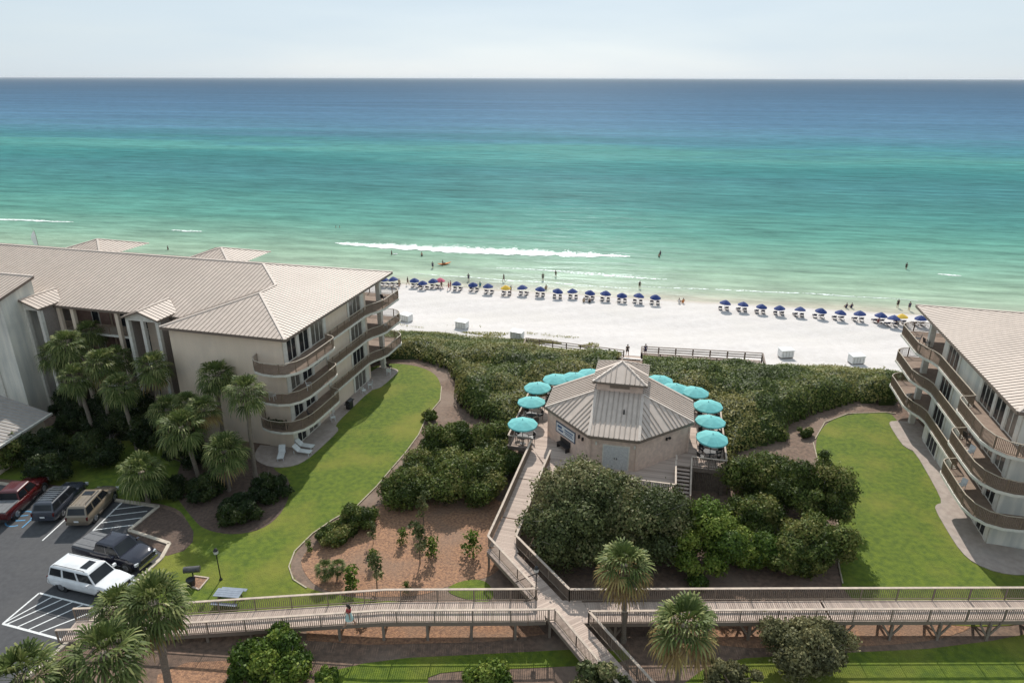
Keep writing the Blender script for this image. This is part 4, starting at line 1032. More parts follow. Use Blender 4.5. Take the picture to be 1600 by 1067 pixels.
# shaded planting by the left block
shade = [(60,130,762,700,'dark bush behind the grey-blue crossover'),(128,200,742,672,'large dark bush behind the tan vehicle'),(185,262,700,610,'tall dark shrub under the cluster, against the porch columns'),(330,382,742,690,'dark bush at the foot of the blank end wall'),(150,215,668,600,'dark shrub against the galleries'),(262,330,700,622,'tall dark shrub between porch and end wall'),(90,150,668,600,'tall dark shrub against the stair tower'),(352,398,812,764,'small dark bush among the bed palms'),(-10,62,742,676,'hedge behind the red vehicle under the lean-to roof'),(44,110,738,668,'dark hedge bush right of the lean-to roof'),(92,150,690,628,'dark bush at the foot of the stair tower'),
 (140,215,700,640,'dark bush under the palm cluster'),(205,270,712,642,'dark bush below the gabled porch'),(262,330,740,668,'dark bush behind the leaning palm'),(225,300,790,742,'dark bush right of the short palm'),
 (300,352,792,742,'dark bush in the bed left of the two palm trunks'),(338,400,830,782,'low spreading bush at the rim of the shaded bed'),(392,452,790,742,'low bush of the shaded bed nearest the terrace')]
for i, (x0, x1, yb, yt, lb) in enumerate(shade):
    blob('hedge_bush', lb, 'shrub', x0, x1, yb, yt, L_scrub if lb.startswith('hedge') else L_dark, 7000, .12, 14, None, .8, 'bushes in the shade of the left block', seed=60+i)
# --- saplings in the mulch
def sapling_proto(kind, seed):
    t = thing('sapling', 'x', 'young tree', (0,0,0)); g = np.random.default_rng(seed)
    mb = MB(); mb.tube([(0,0,-.05),(.02,0,.8),(.0,.03,1.6)], [.035,.028,.015], 6); obj('trunk', mb, M_bark, t)
    if kind == 0: cen = [[g.normal()*.22, g.normal()*.22, .9+i*.2] for i in range(7)]; rad = list(.14+.16*g.random(7)); clumps_mesh('crown', cen, rad, 330, .085, L_oak, t, core=.12, rough=1.2)
    else: cen = [[g.normal()*.22, g.normal()*.22, .35+i*.17] for i in range(8)]; rad = list(.15+.2*g.random(8)); clumps_mesh('crown', cen, rad, 360, .10, L_bright, t, core=.12, rough=1.2)
    return t
saps = [(0,657,881,740,'slim sapling with a long bare trunk in the middle of the mulch bed',1.55),(1,629,849,0,'small bushy sapling above the slim one',.75),(1,678,872,0,'bushy sapling just right of the slim one',1.0),(1,740,866,0,'tallest bushy sapling, near the boardwalk corner',1.15),
 (0,590,922,0,'thin grey sapling closest to the boardwalk rail',1.3),(1,585,884,0,'bright sapling above the thin grey one',.75),(1,554,924,0,'tall narrow bushy sapling left of the thin grey one',1.15),(1,636,925,0,'tiny yellow-green sapling by the boardwalk rail',.5),
 (1,483,862,0,'tiny sapling at the left tip of the mulch bed',.55),(0,663,822,0,'sapling at the front of the left thicket',1.35),(0,584,850,0,'sapling beside the lengthwise shrub',.8)]
P0 = sapling_proto(0, 1); P1_ = sapling_proto(1, 2); usedp = [False, False]
for i, (k, x, y, _, lb, s_) in enumerate(saps):
    p = G(x, y); pr = (P0, P1_)[k]
    if not usedp[k]: usedp[k] = True; pr.location = p; pr.scale = (s_,)*3; pr['label'] = lb; pr['group'] = 'saplings in the orange mulch bed'
    else: dup(pr, p, i*1.7, lb, 'saplings in the orange mulch bed', s_)
# --- cabbage palms
def fan_crown(seed, nf, rl, dry, spread=1.0):
    g = np.random.default_rng(seed); Vs = []; Ts = []; isdry = []
    for i in range(nf):
        az = i*2.39996+g.normal()*.15; u = i/(nf-1); el = math.radians(82-118*u**.9+g.normal()*6)
        hd = np.array([math.cos(az), math.sin(az), 0]); d = hd*math.cos(el)+np.array([0,0,math.sin(el)])
        side = np.cross(hd, [0,0,1]); nrm = np.cross(side, d); nrm /= np.linalg.norm(nrm)
        pl = rl*(.42+.12*g.random())*(1 if u > .15 else .8); drop = -.18*u
        st = np.array([hd[0]*.12, hd[1]*.12, -.35*u]); en = st+d*pl+np.array([0,0,drop*pl])
        tb = np.clip(.30+g.random()*.35-.12*u, 0, 1)
        dr = 1 if (u > 1-dry) else 0
        Vs.append([st-side*.02, st+side*.02, en+side*.015, en-side*.015]); Ts += [tb*.8]*4; isdry.append(dr)
        nl = 13; bl = rl*(.56+.1*g.random())
        d2 = d*.93+np.array([0,0,-.22-.35*u]); d2 /= np.linalg.norm(d2); n2 = np.cross(side, d2); n2 /= np.linalg.norm(n2)
        for k in range(nl):
            a_ = (k/(nl-1)-.5)*math.radians(165)*spread
            ld = d2*math.cos(a_)+side*math.sin(a_)+n2*(.18*abs(math.sin(a_))+g.normal()*.05); ld /= np.linalg.norm(ld)
            ll = bl*(1-.35*(abs(a_)/1.45)**2)*(.9+.2*g.random()); wv = np.cross(ld, n2); wv /= np.linalg.norm(wv)+1e-9; w0 = .058
            p0 = en; p1 = en+ld*ll*.55; p2 = en+ld*ll*.85+np.array([0,0,-ll*.16]); p3 = en+ld*ll*.95+np.array([0,0,-ll*(.34+.15*g.random())])
            tw_ = n2*.03*(1 if k % 2 else -1)
            tt = np.clip(tb+g.normal()*.12+(.25 if g.random() < .12 else 0), 0, 1)
            Vs.append([p0, p0+wv*.01, p1+wv*w0+tw_, p1-wv*w0]); Ts += [tt*.8, tt*.8, tt, tt]; isdry.append(dr)
            Vs.append([p1-wv*w0, p1+wv*w0+tw_, p2+wv*w0*.6, p2-wv*w0*.6]); Ts += [tt, tt, min(1, tt+.1), min(1, tt+.1)]; isdry.append(dr)
            Vs.append([p2-wv*w0*.6, p2+wv*w0*.6, p3+wv*.006, p3-wv*.006]); Ts += [min(1, tt+.1)]*2+[min(1, tt+.25)]*2; isdry.append(dr)
    return np.array(Vs), np.array(Ts), np.array(isdry)
PALMS = []
for seed, nf, dry in ((1,44,0),(2,38,0),(3,48,.42),(4,48,.08)):
    Vs, Ts, dr = fan_crown(seed, nf, 1.9, dry)
    def mk_(sel):
        V = Vs[sel].reshape(-1, 3); T_ = Ts.reshape(-1, 4)[sel].ravel(); return V, T_
    PALMS.append((mk_(dr == 0), mk_(dr == 1) if dry else None))
def palm(base_px, crown_px, kind, label, s=1.0, group='cabbage palms', base_z=0, Yoff=0, tr=.17):
    b0 = G(*base_px, base_z); c0 = GY(*crown_px, b0.y+Yoff); h = c0.z-base_z; dx = c0.x-b0.x
    t = thing('palm_tree', label, 'palm', b0[:], 0, group)
    mb = MB(); qs = [i_/24 for i_ in range(25)]; pts = [(0,0,-.2)]+[(dx*(q**1.5)+random.uniform(-.012,.012), Yoff*q+random.uniform(-.012,.012), h*q) for q in qs[1:]]
    mb.tube(pts, [tr*(1.3 if i_ < 2 else (1.0+.07*(i_ % 2)+(.35 if i_ > 20 else 0))) for i_ in range(25)], 9)
    obj('trunk', mb, M_trunk, t)
    (V, T_), D2 = PALMS[kind]; an_ = random.random()*6.28; ca, sa = math.cos(an_), math.sin(an_)
    def place(V): q = V*s; return np.stack([q[:, 0]*ca-q[:, 1]*sa+dx, q[:, 0]*sa+q[:, 1]*ca+Yoff, q[:, 2]+h], 1)
    cr_ = bulk('crown', place(V), T_, L_palm, None, t)
    if D2: bulk('dead_frond', place(D2[0]), D2[1], L_palmdry, None, cr_)['label'] = 'yellow and brown drooping lower fronds'
    return t
palm((232,786),(221,738),0,'short full palm standing free beside the parked cars',1.02)
palm((313,757),(283,668),1,'palm with a slanting trunk at the head of the shaded bed',1.05)
palm((358,768),(351,705),3,'short dark palm right of the slanting palm',1.0)
palm((352,700),(337,588),0,'tall palm against the blank end wall of the left block',.98)
palm((400,746),(384,612),1,'tall slim palm nearest the curved balconies',.95)
palm((258,690),(238,574),3,'palm in front of the gabled porch',.95)
palm((135,668),(104,540),0,'tallest palm of the cluster beside the stair tower',.98,group='cluster of palms beside the stair tower')
palm((150,690),(118,590),1,'lower palm of the tower cluster, left side',.9,group='cluster of palms beside the stair tower')
palm((175,680),(157,568),3,'middle palm of the tower cluster',.95,group='cluster of palms beside the stair tower')
palm((215,705),(186,606),0,'right-hand lower palm of the tower cluster',.9,group='cluster of palms beside the stair tower')
palm((118,650),(86,556),3,'leftmost palm of the tower cluster, half against the pale tower',.9,group='cluster of palms beside the stair tower')
palm((160,640),(140,520),0,'highest slim palm in front of the galleries',.85,group='cluster of palms beside the stair tower')
palm((205,660),(182,560),1,'palm between the tower cluster and the gabled porch',.85,group='cluster of palms beside the stair tower')
palm((268,720),(262,640),3,'dark low palm below the gabled porch',.9)
palm((330,735),(318,640),2,'shaded palm with brown fronds behind the slanting trunk',.8)
palm((300,720),(292,630),2,'shaded palm tucked behind the slanting one',.7)
palm((268,1085),(240,942),3,'large palm in front of the boardwalk ramp, full crown over its rails',1.0,tr=.2)
palm((215,1060),(188,950),0,'palm whose crown overlaps the left side of the large foreground palm',.85)
palm((180,1180),(165,1022),1,'low broad palm crown at the bottom left corner of the boardwalk ramp',1.02)
palm((20,1230),(34,1058),0,'palm crown cut off by the bottom left corner',.98)
palm((975,1002),(976,882),2,'palm with yellowed hanging fronds rising through the boardwalk on the right',.92,tr=.15)
palm((1057,1085),(1071,976),2,'wide palm with brown lower fronds in front of the right boardwalk',1.02,tr=.15)
for (x0, y0, s_, lb) in ((508,908,.38,'small palm seedling with two heads in the orange mulch'),(528,905,.33,'smaller palm seedling right of the two-headed one')):
    palm((x0, y0), (x0, y0-20), 1, lb, s_, 'palm seedlings in the mulch', tr=.06)
# ---------------------------------------------------------------- vehicles
def carpaint(name, col, rough=.25): return mat(name, col, rough, tuple(c*.85 for c in col), 1.5, coat=.6)
M_tyre = mat('tyre', (.018,.018,.018), .85); M_rim = mat('alloy_rim', (.38,.38,.39), .3, metal=.8); M_lamp = mat('lamp_glass', (.55,.56,.58), .15); M_red = mat('red_lens', (.10,.01,.01), .25)
M_chrome = mat('chrome', (.5,.5,.5), .2, metal=1.0); M_trimb = mat('black_trim', (.025,.025,.027), .6)
def shape_mesh(mb, st, sec):
    """st: stations (x, halfwidth, z low, z belt); sec: section fn -> list of (y,z) for one half bottom to top"""
    rows = []
    for s_ in st:
        h = sec(*s_[1:]); full = [(y, z) for y, z in h]+[(-y, z) for y, z in reversed(h)]
        rows.append([(s_[0], y, z) for y, z in full])
    n_ = len(rows[0]); vs = [p for r in rows for p in r]; fs = []
    for i in range(len(rows)-1):
        for k in range(n_): fs.append((i*n_+k, (i+1)*n_+k, (i+1)*n_+(k+1) % n_, i*n_+(k+1) % n_))
    fs.append(tuple(range(n_))); fs.append(tuple(range((len(rows)-1)*n_, len(rows)*n_))[::-1])
    mb.add(vs, fs)
def car(label, cat, paint, loc, rotz, Lc=4.9, W=1.95, H=1.8, belt=1.08, hood=1.06, cab=(-2.35,1.05,-2.05,.45), wr=.38, wb=2.85, kind='suv', name='parked_suv', roofkit=(), nwin=3, group='vehicles in the car park', clad=None):
    t = thing(name, label, cat, loc, rotz, group); hw = W/2; f = Lc/2; r = -Lc/2
    def sec(w_, zl, zb): return [(w_*.86, zl), (w_*.97, zl+.10), (w_, zl+.30), (w_*1.0, (zl+zb)/2+.12), (w_*.975, zb-.10), (w_*.90, zb-.015), (w_*.45, zb+.03)]
    st = [(r, hw*.90, .42, belt-.22), (r+.05, hw*.95, .32, belt-.05), (r+.3, hw*.99, .28, belt), (r+1.2, hw, .27, belt), (0, hw, .27, belt), (cab[1]-.1, hw, .27, belt-.01), (cab[1]+.35, hw*.99, .27, hood), (f-.75, hw*.97, .28, hood-.06), (f-.25, hw*.92, .30, hood-.13), (f-.06, hw*.84, .34, hood-.26), (f, hw*.78, .42, hood-.38)]
    if kind == 'truck': st = [(r, hw*.96, .45, belt+.02), (r+.04, hw*.99, .40, belt+.06), (r+1.0, hw, .38, belt+.06), (cab[0]-.05, hw, .36, belt+.06), (cab[0]+.1, hw, .34, belt)]+st[4:]
    mb = MB(); shape_mesh(mb, st, sec); body = obj('body', mb, paint, t, True)
    bv = body.modifiers.new('edge', 'EDGE_SPLIT'); bv.split_angle = R(42)
    xb0, xb1, xt0, xt1 = cab; wb_, wt_ = hw*.90, hw*.72; zt = H
    mb = MB(); z0 = belt-.03
    nx = 6
    ring0 = [(xb0, wb_), (xb1, wb_), (xb1, -wb_), (xb0, -wb_)]
    P = lambda x, y, z: (x, y, z)
    b4 = [(xb0, wb_, z0), (xb1, wb_, z0), (xb1, -wb_, z0), (xb0, -wb_, z0)]
    m4 = [(xt0-.02, wt_+.03, zt-.08), (xt1+.04, wt_+.03, zt-.08), (xt1+.04, -wt_-.03, zt-.08), (xt0-.02, -wt_-.03, zt-.08)]
    t4 = [(xt0+.08, wt_-.07, zt-.01), (xt1-.06, wt_-.07, zt-.01), (xt1-.06, -wt_+.07, zt-.01), (xt0+.08, -wt_+.07, zt-.01)]
    c4 = [(xt0+.4, .25, zt+.03), (xt1-.4, .25, zt+.03), (xt1-.4, -.25, zt+.03), (xt0+.4, -.25, zt+.03)]
    fs = []
    for lv in range(3):
        for k in range(4): fs.append((lv*4+k, lv*4+(k+1) % 4, lv*4+4+(k+1) % 4, lv*4+4+k))
    fs.append((12,13,14,15)); mb.add(b4+m4+t4+c4, fs); cb = obj('roof', mb, paint, t, False)
    bm_ = cb.modifiers.new('bevel', 'BEVEL'); bm_.width = .035; bm_.segments = 2
    def pane(nm, A, B, C_, D_, ins=(.06,.06,.06,.06), lab=None):
        A, B, C_, D_ = map(Vector, (A, B, C_, D_)); nr_ = (B-A).cross(D_-A).normalized()
        cen = (A+B+C_+D_)/4
        if nr_.dot(cen-Vector(((xb0+xb1)/2, 0, (z0+zt)/2))) < 0: nr_ = -nr_
        def bl(u, v): return A.lerp(B, u).lerp(D_.lerp(C_, u), v)+nr_*.012
        l_, r2, b_, t_ = ins; mb = MB(); q = [bl(l_, b_), bl(1-r2, b_), bl(1-r2, 1-t_), bl(l_, 1-t_)]
        mb.add(q+[p-nr_*.03 for p in q], [(0,1,2,3),(0,1,5,4),(1,2,6,5),(2,3,7,6),(3,0,4,7)]); obj(nm, mb, M_glass, t)
    pane('windshield', b4[1], b4[2], m4[2], m4[1], (.05,.05,.10,.05)); pane('rear_window', b4[3], b4[0], m4[0], m4[3], (.08,.08,.22 if kind != 'truck' else .12,.10))
    cuts = {3:(.02,.30,.33,.64,.67,.985), 2:(.03,.46,.50,.97)}[nwin]
    for sgn, (a_, b_, c_, d_) in ((1, (b4[0], b4[1], m4[1], m4[0])), (-1, (b4[3], b4[2], m4[2], m4[3]))):
        for k in range(nwin):
            u0, u1 = cuts[2*k], cuts[2*k+1]; pane('side_window', a_, b_, c_, d_, (u0+.01, 1-u1+.01, .16, .10))
    for sx in (-1, 1):
        for sy in (-1, 1):
            cx_ = sx*wb/2+(.05 if sx > 0 else 0); y1 = sy*(hw-.005)
            wh = MB(); wh.tube([(cx_, y1-sy*.26, wr), (cx_, y1-sy*.02, wr), (cx_, y1, wr)], [wr, wr, wr*.93], 20)
            arch = MB(); arch.tube([(cx_, y1-sy*.30, wr+.02), (cx_, y1+sy*.004-sy*.012, wr+.02)], wr+.075, 20); obj('wheel_arch', arch, M_trimb, t)
            w_ = obj('wheel', wh, M_tyre, t); rm = MB(); rm.tube([(cx_, y1-sy*.02, wr), (cx_, y1+sy*.008, wr)], [wr*.66, wr*.60], 14)
            for k in range(5): an_ = k*1.2566; rm.bar((cx_, y1+sy*.014, wr), (cx_+wr*.6*math.cos(an_), y1+sy*.014, wr+wr*.6*math.sin(an_)), .05, .02)
            obj('rim', rm, M_rim, w_)
    for sy in (-1, 1):
        mb = MB(); mb.box(f-.20, f-.03, sy*(hw*.82)-.17, sy*(hw*.82)+.10, hood-.42, hood-.24); obj('headlight', mb, M_lamp, t)
        mb = MB(); mb.box(r-.012, r+.10, sy*(hw*.86)-.06, sy*(hw*.86)+.06, belt-.34, belt-.06); obj('tail_light', mb, M_red, t)
        mb = MB(); mb.box(xb1-.42, xb1-.26, sy*(hw+.02), sy*(hw+.24), belt+.02, belt+.20); obj('mirror', mb, paint, t)
    mb = MB(); mb.box(f-.06, f+.015, -hw*.52, hw*.52, hood-.48, hood-.22); 
    gr = obj('grille', mb, M_trimb, t)
    mb = MB(); mb.box(f-.10, f+.07, -hw*.86, hw*.86, .40, .58); obj('front_bumper', mb, clad or paint, t)
    mb = MB(); mb.box(r-.08, r+.08, -hw*.90, hw*.90, .42, .62); obj('rear_bumper', mb, clad or paint, t)
    mb = MB(); mb.box(r-.088, r-.08, -.18, .18, .66 if kind != 'truck' else .48, .80 if kind != 'truck' else .58); obj('number_plate', mb, M_white, t)
    if clad:
        for sy in (-1, 1):
            mb = MB(); mb.box(-wb/2+.5, wb/2-.45, sy*hw-.02, sy*hw+.025, .30, .44); obj('side_cladding', mb, clad, t)
    if 'sunroof' in roofkit:
        mb = MB(); mb.box(xt1-.95, xt1-.38, -.40, .40, zt-.02, zt+.045); obj('sunroof', mb, M_glass, t)
    if 'rails' in roofkit:
        for sy in (-1, 1):
            mb = MB(); mb.tube([(xt0+.2, sy*(wt_-.05), zt+.0), (xt0+.3, sy*(wt_-.05), zt+.08), (xt1-.4, sy*(wt_-.05), zt+.08), (xt1-.3, sy*(wt_-.05), zt)], .022, 6); obj('roof_rail', mb, M_trimb, t)
    if 'bars' in roofkit:
        mb = MB()
        for k in range(6): x = xt0+.35+k*.30; mb.box(x, x+.09, -wt_+.12, wt_-.12, zt+.02, zt+.075)
        obj('roof_rack', mb, M_chrome, t)
    if 'ribs' in roofkit:
        mb = MB()
        for k in range(4): mb.box(xt0+.25, xt1-1.05, -.5+k*.31, -.44+k*.31, zt+.0, zt+.05)
        obj('roof_rack', mb, paint, t)
    if kind == 'truck':
        mb = MB(); mb.box(r+.06, xb0-.04, -hw*.88, hw*.88, belt+.05, belt+.12)
        for k in range(3): mb.box(r+.1, xb0-.1, -hw*.6+k*hw*.6-.02, -hw*.6+k*hw*.6+.02, belt+.12, belt+.14)
        obj('tonneau_cover', mb, mat('tonneau_cloth', (.16,.16,.165), .8, (.13,.13,.135), 5), t)
    return t
yaw = R(90)
car('dark red pickup parked at the left edge of the car park', 'pickup', carpaint('red_paint', (.085,.007,.009)), (-40.6, 47.7, .012), R(93), Lc=5.8, W=2.0, H=1.88, belt=1.12, hood=1.14, cab=(-1.05,1.35,-.85,.75), wr=.41, wb=3.6, kind='truck', name='parked_pickup', nwin=2, clad=M_trimb)
car('dark grey-blue crossover with a slatted roof between the red pickup and the tan one', 'SUV', carpaint('slate_paint', (.045,.05,.065)), (-36.95, 47.5, .012), R(92), Lc=4.85, W=1.93, H=1.74, roofkit=('bars','rails','chrome','sunroof'), nwin=3)
car('tan gold SUV with roof rack and sunroof, beside the hatched corner', 'SUV', carpaint('gold_paint', (.24,.19,.135)), (-33.95, 46.9, .012), R(92), Lc=4.75, W=1.86, H=1.83, belt=1.08, roofkit=('ribs','rails','sunroof'), nwin=3, clad=mat('gold_cladding', (.14,.11,.08), .6))
car('black pickup truck with a grey tonneau cover, nose to the kerb', 'pickup', carpaint('navy_black_paint', (.014,.014,.026), .18), (-28.95, 40.95, .012), R(-17), Lc=5.85, W=2.0, H=1.90, belt=1.15, hood=1.16, cab=(-.95,1.45,-.70,.80), wr=.41, wb=3.65, kind='truck', name='parked_pickup', nwin=2, clad=M_chrome)
car('long white SUV with a dark sunroof, parked next to the hatched bay', 'SUV', carpaint('white_paint', (.78,.78,.78)), (-29.0, 38.05, .012), R(-15.5), Lc=5.6, W=2.0, H=1.86, belt=1.10, hood=1.12, cab=(-2.70,1.30,-2.45,.70), wr=.41, wb=3.3, roofkit=('sunroof','rails'), nwin=3)
# ---------------------------------------------------------------- umbrellas, tables, chairs
def fabric(name, col): return mat(name, col, .8, tuple(c*.88 for c in col), 3)
def umb(label, cat, group, r_, hz, rise, m_, name, panels=8, pole=.025, polem=None):
    t = thing(name, label, cat, (0,0,0), 0, group)
    mb = MB(); N = panels*4; vs = [(0,0,hz+rise)]; 
    for i, q in enumerate((.35,.7,1.0)):
        for k in range(N):
            an_ = 2*math.pi*k/N; sc = 1-.045*q*(abs(math.sin(an_*panels/2))); zz = hz+rise*(1-q**1.35)-.03*q*abs(math.sin(an_*panels/2))
            vs.append((r_*q*sc*math.cos(an_), r_*q*sc*math.sin(an_), zz))
    for k in range(N): an_ = 2*math.pi*k/N; vs.append((r_*.985*math.cos(an_), r_*.985*math.sin(an_), hz-.13))
    fs = [(0, 1+k, 1+(k+1) % N) for k in range(N)]
    for i in range(3):
        for k in range(N): fs.append((1+i*N+k, 1+(i+1)*N+k, 1+(i+1)*N+(k+1) % N, 1+i*N+(k+1) % N))
    mb.add(vs, fs); cn = obj('canopy', mb, m_, t)
    rb = MB()
    for k in range(panels): an_ = 2*math.pi*k/panels; rb.bar((0,0,hz+rise-.05), (r_*.97*math.cos(an_), r_*.97*math.sin(an_), hz-.02), .015, .015)
    obj('ribs', rb, M_trimb, cn)
    mb = MB(); mb.tube([(0,0,-.1),(0,0,hz+rise+.06)], pole, 8); obj('pole', mb, polem or M_white, t)
    return t
M_blueF = fabric('blue_canvas', (.018,.045,.19)); M_teal = fabric('turquoise_canvas', (.14,.47,.46)); M_yel = fabric('yellow_canvas', (.75,.48,.05)); M_pinkF = fabric('pink_canvas', (.62,.12,.20))
M_navy = fabric('navy_sling', (.012,.016,.05))
def lounger(label):
    t = thing('beach_lounger', label, 'beach chair', (0,0,0)); mb = MB()
    for sy in (-.28, .28): mb.bar((-.9,sy,.28), (.75,sy,.28), .05, .05)
    obj('frame', mb, M_wooddk, t)
    mb = MB(); mb.box(-.15,.75,-.27,.27,.29,.33); obj('seat', mb, M_navy, t)
    mb = MB(); mb.hexa([(-.15,-.27,.29),(-.15,.27,.29),(-.11,.27,.33),(-.11,-.27,.33),(-.72,-.27,.78),(-.72,.27,.78),(-.68,.27,.82),(-.68,-.27,.82)]); obj('backrest', mb, M_navy, t)
    for sx in (-.8, .65):
        mb = MB(); mb.bar((sx,-.28,0),(sx,-.28,.28),.05,.05); mb.bar((sx,.28,0),(sx,.28,.28),.05,.05); mb.bar((sx,-.28,.12),(sx,.28,.12),.04,.04); obj('leg', mb, M_wooddk, t)
    return t
row = [(599,435,'b'),(615,435,'b'),(647,436,'b'),(660,440,'b'),(677,437,'b'),(687.5,435,'p'),(713,441,'b'),(739,442,'b'),(762.5,446,'b'),(790,448,'y'),(817,448,'b'),(843,450,'b'),(870,453,'b'),(895,453,'b'),(921,455,'b'),(945.7,457,'b'),(972,459,'b'),(997,460.5,'b'),(1024,462,'b')]
row2 = [(1132.5,471.6,'b'),(1161,473.5,'b'),(1190,477,'b'),(1219.5,479.5,'b'),(1251,482,'b'),(1282,484,'b'),(1313,487,'b'),(1345,489,'b'),(1376.5,491.5,'b'),(1397.5,497.5,'b'),(1411,493,'y'),(1440,495.5,'b')]
seaward = math.atan2(.98, .196)
protoU = {}; proto_l = None
def place_umb(px, py, col, label, wl, wr_):
    global proto_l
    p = G(px, py, -4.6); z = tz(p.x, p.y)+.03; loc = (p.x, p.y, z)
    if col not in protoU:
        protoU[col] = umb(label, 'umbrella', 'umbrellas in a row on the beach', 1.0, 1.42, .60, {'b':M_blueF,'y':M_yel,'p':M_pinkF}[col], 'beach_umbrella'); protoU[col].location = loc
    else:
        uo = dup(protoU[col], loc, random.random(), label, 'umbrellas in a row on the beach', scale=1+random.uniform(-.06,.06)); uo.rotation_euler = (random.gauss(0,.07), random.gauss(0,.07), random.random()*3)
    if col == 'p': return
    for k, (off_, lb) in enumerate(((-.62, wl), (.62, wr_))):
        q = p+AX*off_*.9+NX*.9; rz_ = seaward+random.uniform(-.12,.12); l3 = (q.x, q.y, tz(q.x, q.y)+.03)
        if proto_l is None: proto_l = lounger(lb); proto_l.location = l3; proto_l.rotation_euler = (0,0,rz_); proto_l['group'] = 'loungers under the beach umbrellas'
        else: dup(proto_l, l3, rz_, lb, 'loungers under the beach umbrellas')
def nm_(k, n_tot, side): return ORD[k]
bi = 0
for i, (x, y, c_) in enumerate(row):
    if c_ == 'y': u = 'yellow beach umbrella in the long left row'; u2 = 'the yellow umbrella of the long left row'
    elif c_ == 'p': u = 'pink beach umbrella touching a blue one near the left block'; u2 = ''
    else: u = f'blue beach umbrella, {ORD[bi]} blue one from the left in the long left row'; u2 = f'the {ORD[bi]} blue umbrella from the left, left row'; bi += 1
    place_umb(x, y, c_, u, 'left lounger under '+u2, 'right lounger under '+u2)
bi = 0
for i, (x, y, c_) in enumerate(row2):
    if c_ == 'y': u = 'yellow beach umbrella beside the roof tip of the right block'; u2 = 'the yellow umbrella near the right block'
    else: u = f'blue beach umbrella, {ORD[bi]} blue one from the left in the right row'; u2 = f'the {ORD[bi]} blue umbrella from the left, right row'; bi += 1
    place_umb(x, y, c_, u, 'left lounger under '+u2, 'right lounger under '+u2)
# turquoise umbrellas with tables and chairs on the pavilion deck
def dtable(label):
    t = thing('deck_table', label, 'table', (0,0,0)); mb = MB(); mb.lathe([(0,.70),(.52,.70),(.53,.715),(.52,.73),(0,.73)], 20); obj('tabletop', mb, M_trimb, t)
    mb = MB(); mb.tube([(.07,0,.03),(.07,0,.7)], .04, 8); mb.lathe([(0,.0),(.28,.0),(.26,.05),(.05,.07)], 14); obj('pedestal', mb, M_trimb, t); return t
def dchair(label, m_=None):
    t = thing('deck_chair', label, 'chair', (0,0,0)); m_ = m_ or M_dkplastic
    mb = MB(); mb.box(-.23,.23,-.23,.23,.42,.46); obj('seat', mb, m_, t)
    mb = MB(); mb.hexa([(-.24,-.23,.46),(-.24,.23,.46),(-.21,.23,.46),(-.21,-.23,.46),(-.33,-.23,.92),(-.33,.23,.92),(-.30,.23,.92),(-.30,-.23,.92)]); obj('backrest', mb, m_, t)
    for sx in (-.2,.2):
        for sy in (-.21,.21): mb = MB(); mb.bar((sx,sy,0),(sx*1.0,sy,.42),.035,.035); obj('leg', mb, m_, t)
    for sy in (-.24,.24): mb = MB(); mb.box(-.24,.2,sy-.02,sy+.02,.62,.65); mb.box(.17,.2,sy-.02,sy+.02,.46,.62); obj('armrest', mb, m_, t)
    return t
pu = None; ptb = None; pch = None
deck_u = [(817,660,'on the left terrace nearest the walkway'),(831,626,'second along the left terrace from the walkway'),(841,604,'third along the left terrace from the walkway'),(870,589,'leftmost of the three behind the roof on the left'),(898,588,'middle one of the three behind the roof on the left'),(923,581,'right one of the three behind the roof, next to the cupola'),
 (1031,592,'nearest the cupola on the right'),(1055,605,'second from the cupola on the right'),(1085,610,'third from the cupola on the right'),(1108,631,'rear one of the three along the right rail'),(1110,656,'middle one of the three along the right rail'),(1112,682,'front one of the three along the right rail by the stair')]
for i, (x, y, wh) in enumerate(deck_u):
    p = G(x, y, DZ+2.12)
    loc = (p.x, p.y, DZ+.005)
    lb = 'turquoise umbrella '+wh
    if pu is None: pu = umb(lb, 'umbrella', 'turquoise umbrellas on the pavilion deck', 1.34, 2.0, .42, M_teal, 'deck_umbrella', pole=.03, polem=M_trimb); pu.location = loc
    else:
        uo = dup(pu, loc, i*.3, lb, 'turquoise umbrellas on the pavilion deck', scale=(1,1,1+random.uniform(-.05,.04))); uo.rotation_euler = (random.gauss(0,.025), random.gauss(0,.025), i*.3)
    l2 = (p.x, p.y, DZ+.005)
    if ptb is None: ptb = dtable(' '.join(('round table under the turquoise umbrella '+wh).split()[:16])); ptb.location = l2; ptb['group'] = 'deck tables'
    else: dup(ptb, l2, 0, ' '.join(('round table under the turquoise umbrella '+wh).split()[:16]), 'deck tables')
    for k, pos in enumerate(('sea-side', 'left-hand', 'land-side', 'right-hand')):
        a_ = math.pi/2+k*math.pi/2+.4; q = (p.x+.88*math.cos(a_), p.y+.88*math.sin(a_), DZ+.005)
        loc_d = Vector((q[0], q[1], 0))-PC; lu, lv = loc_d.dot(uu), loc_d.dot(vv)
        if abs(lu) > 9.15 or (lv < -4.1 and abs(lu) > 5): continue
        lb = f'{pos} dark chair at the table under the turquoise umbrella '+wh.replace(' along the left terrace from the walkway', ' on the left from the walkway')
        lb = ' '.join(lb.split()[:16])
        if pch is None: pch = dchair(lb); pch.location = q; pch.rotation_euler = (0,0,a_+math.pi); pch['group'] = 'chairs round the deck tables'
        else: dup(pch, q, a_+math.pi, lb, 'chairs round the deck tables')
# dark bench by the pavilion wall
p = G(880, 702, DZ); t = thing('bench', 'dark bench against the pavilion wall below the notice board', 'bench', p[:], R(-60))
mb = MB(); mb.box(-.75,.75,-.22,.22,.42,.48); obj('seat', mb, M_dkplastic, t); mb = MB(); mb.box(-.75,.75,.20,.25,.5,.95); obj('backrest', mb, M_dkplastic, t)
for s_ in (-.65,.65): mb = MB(); mb.box(s_-.04,s_+.04,-.2,.22,0,.42); obj('leg', mb, M_dkplastic, t)
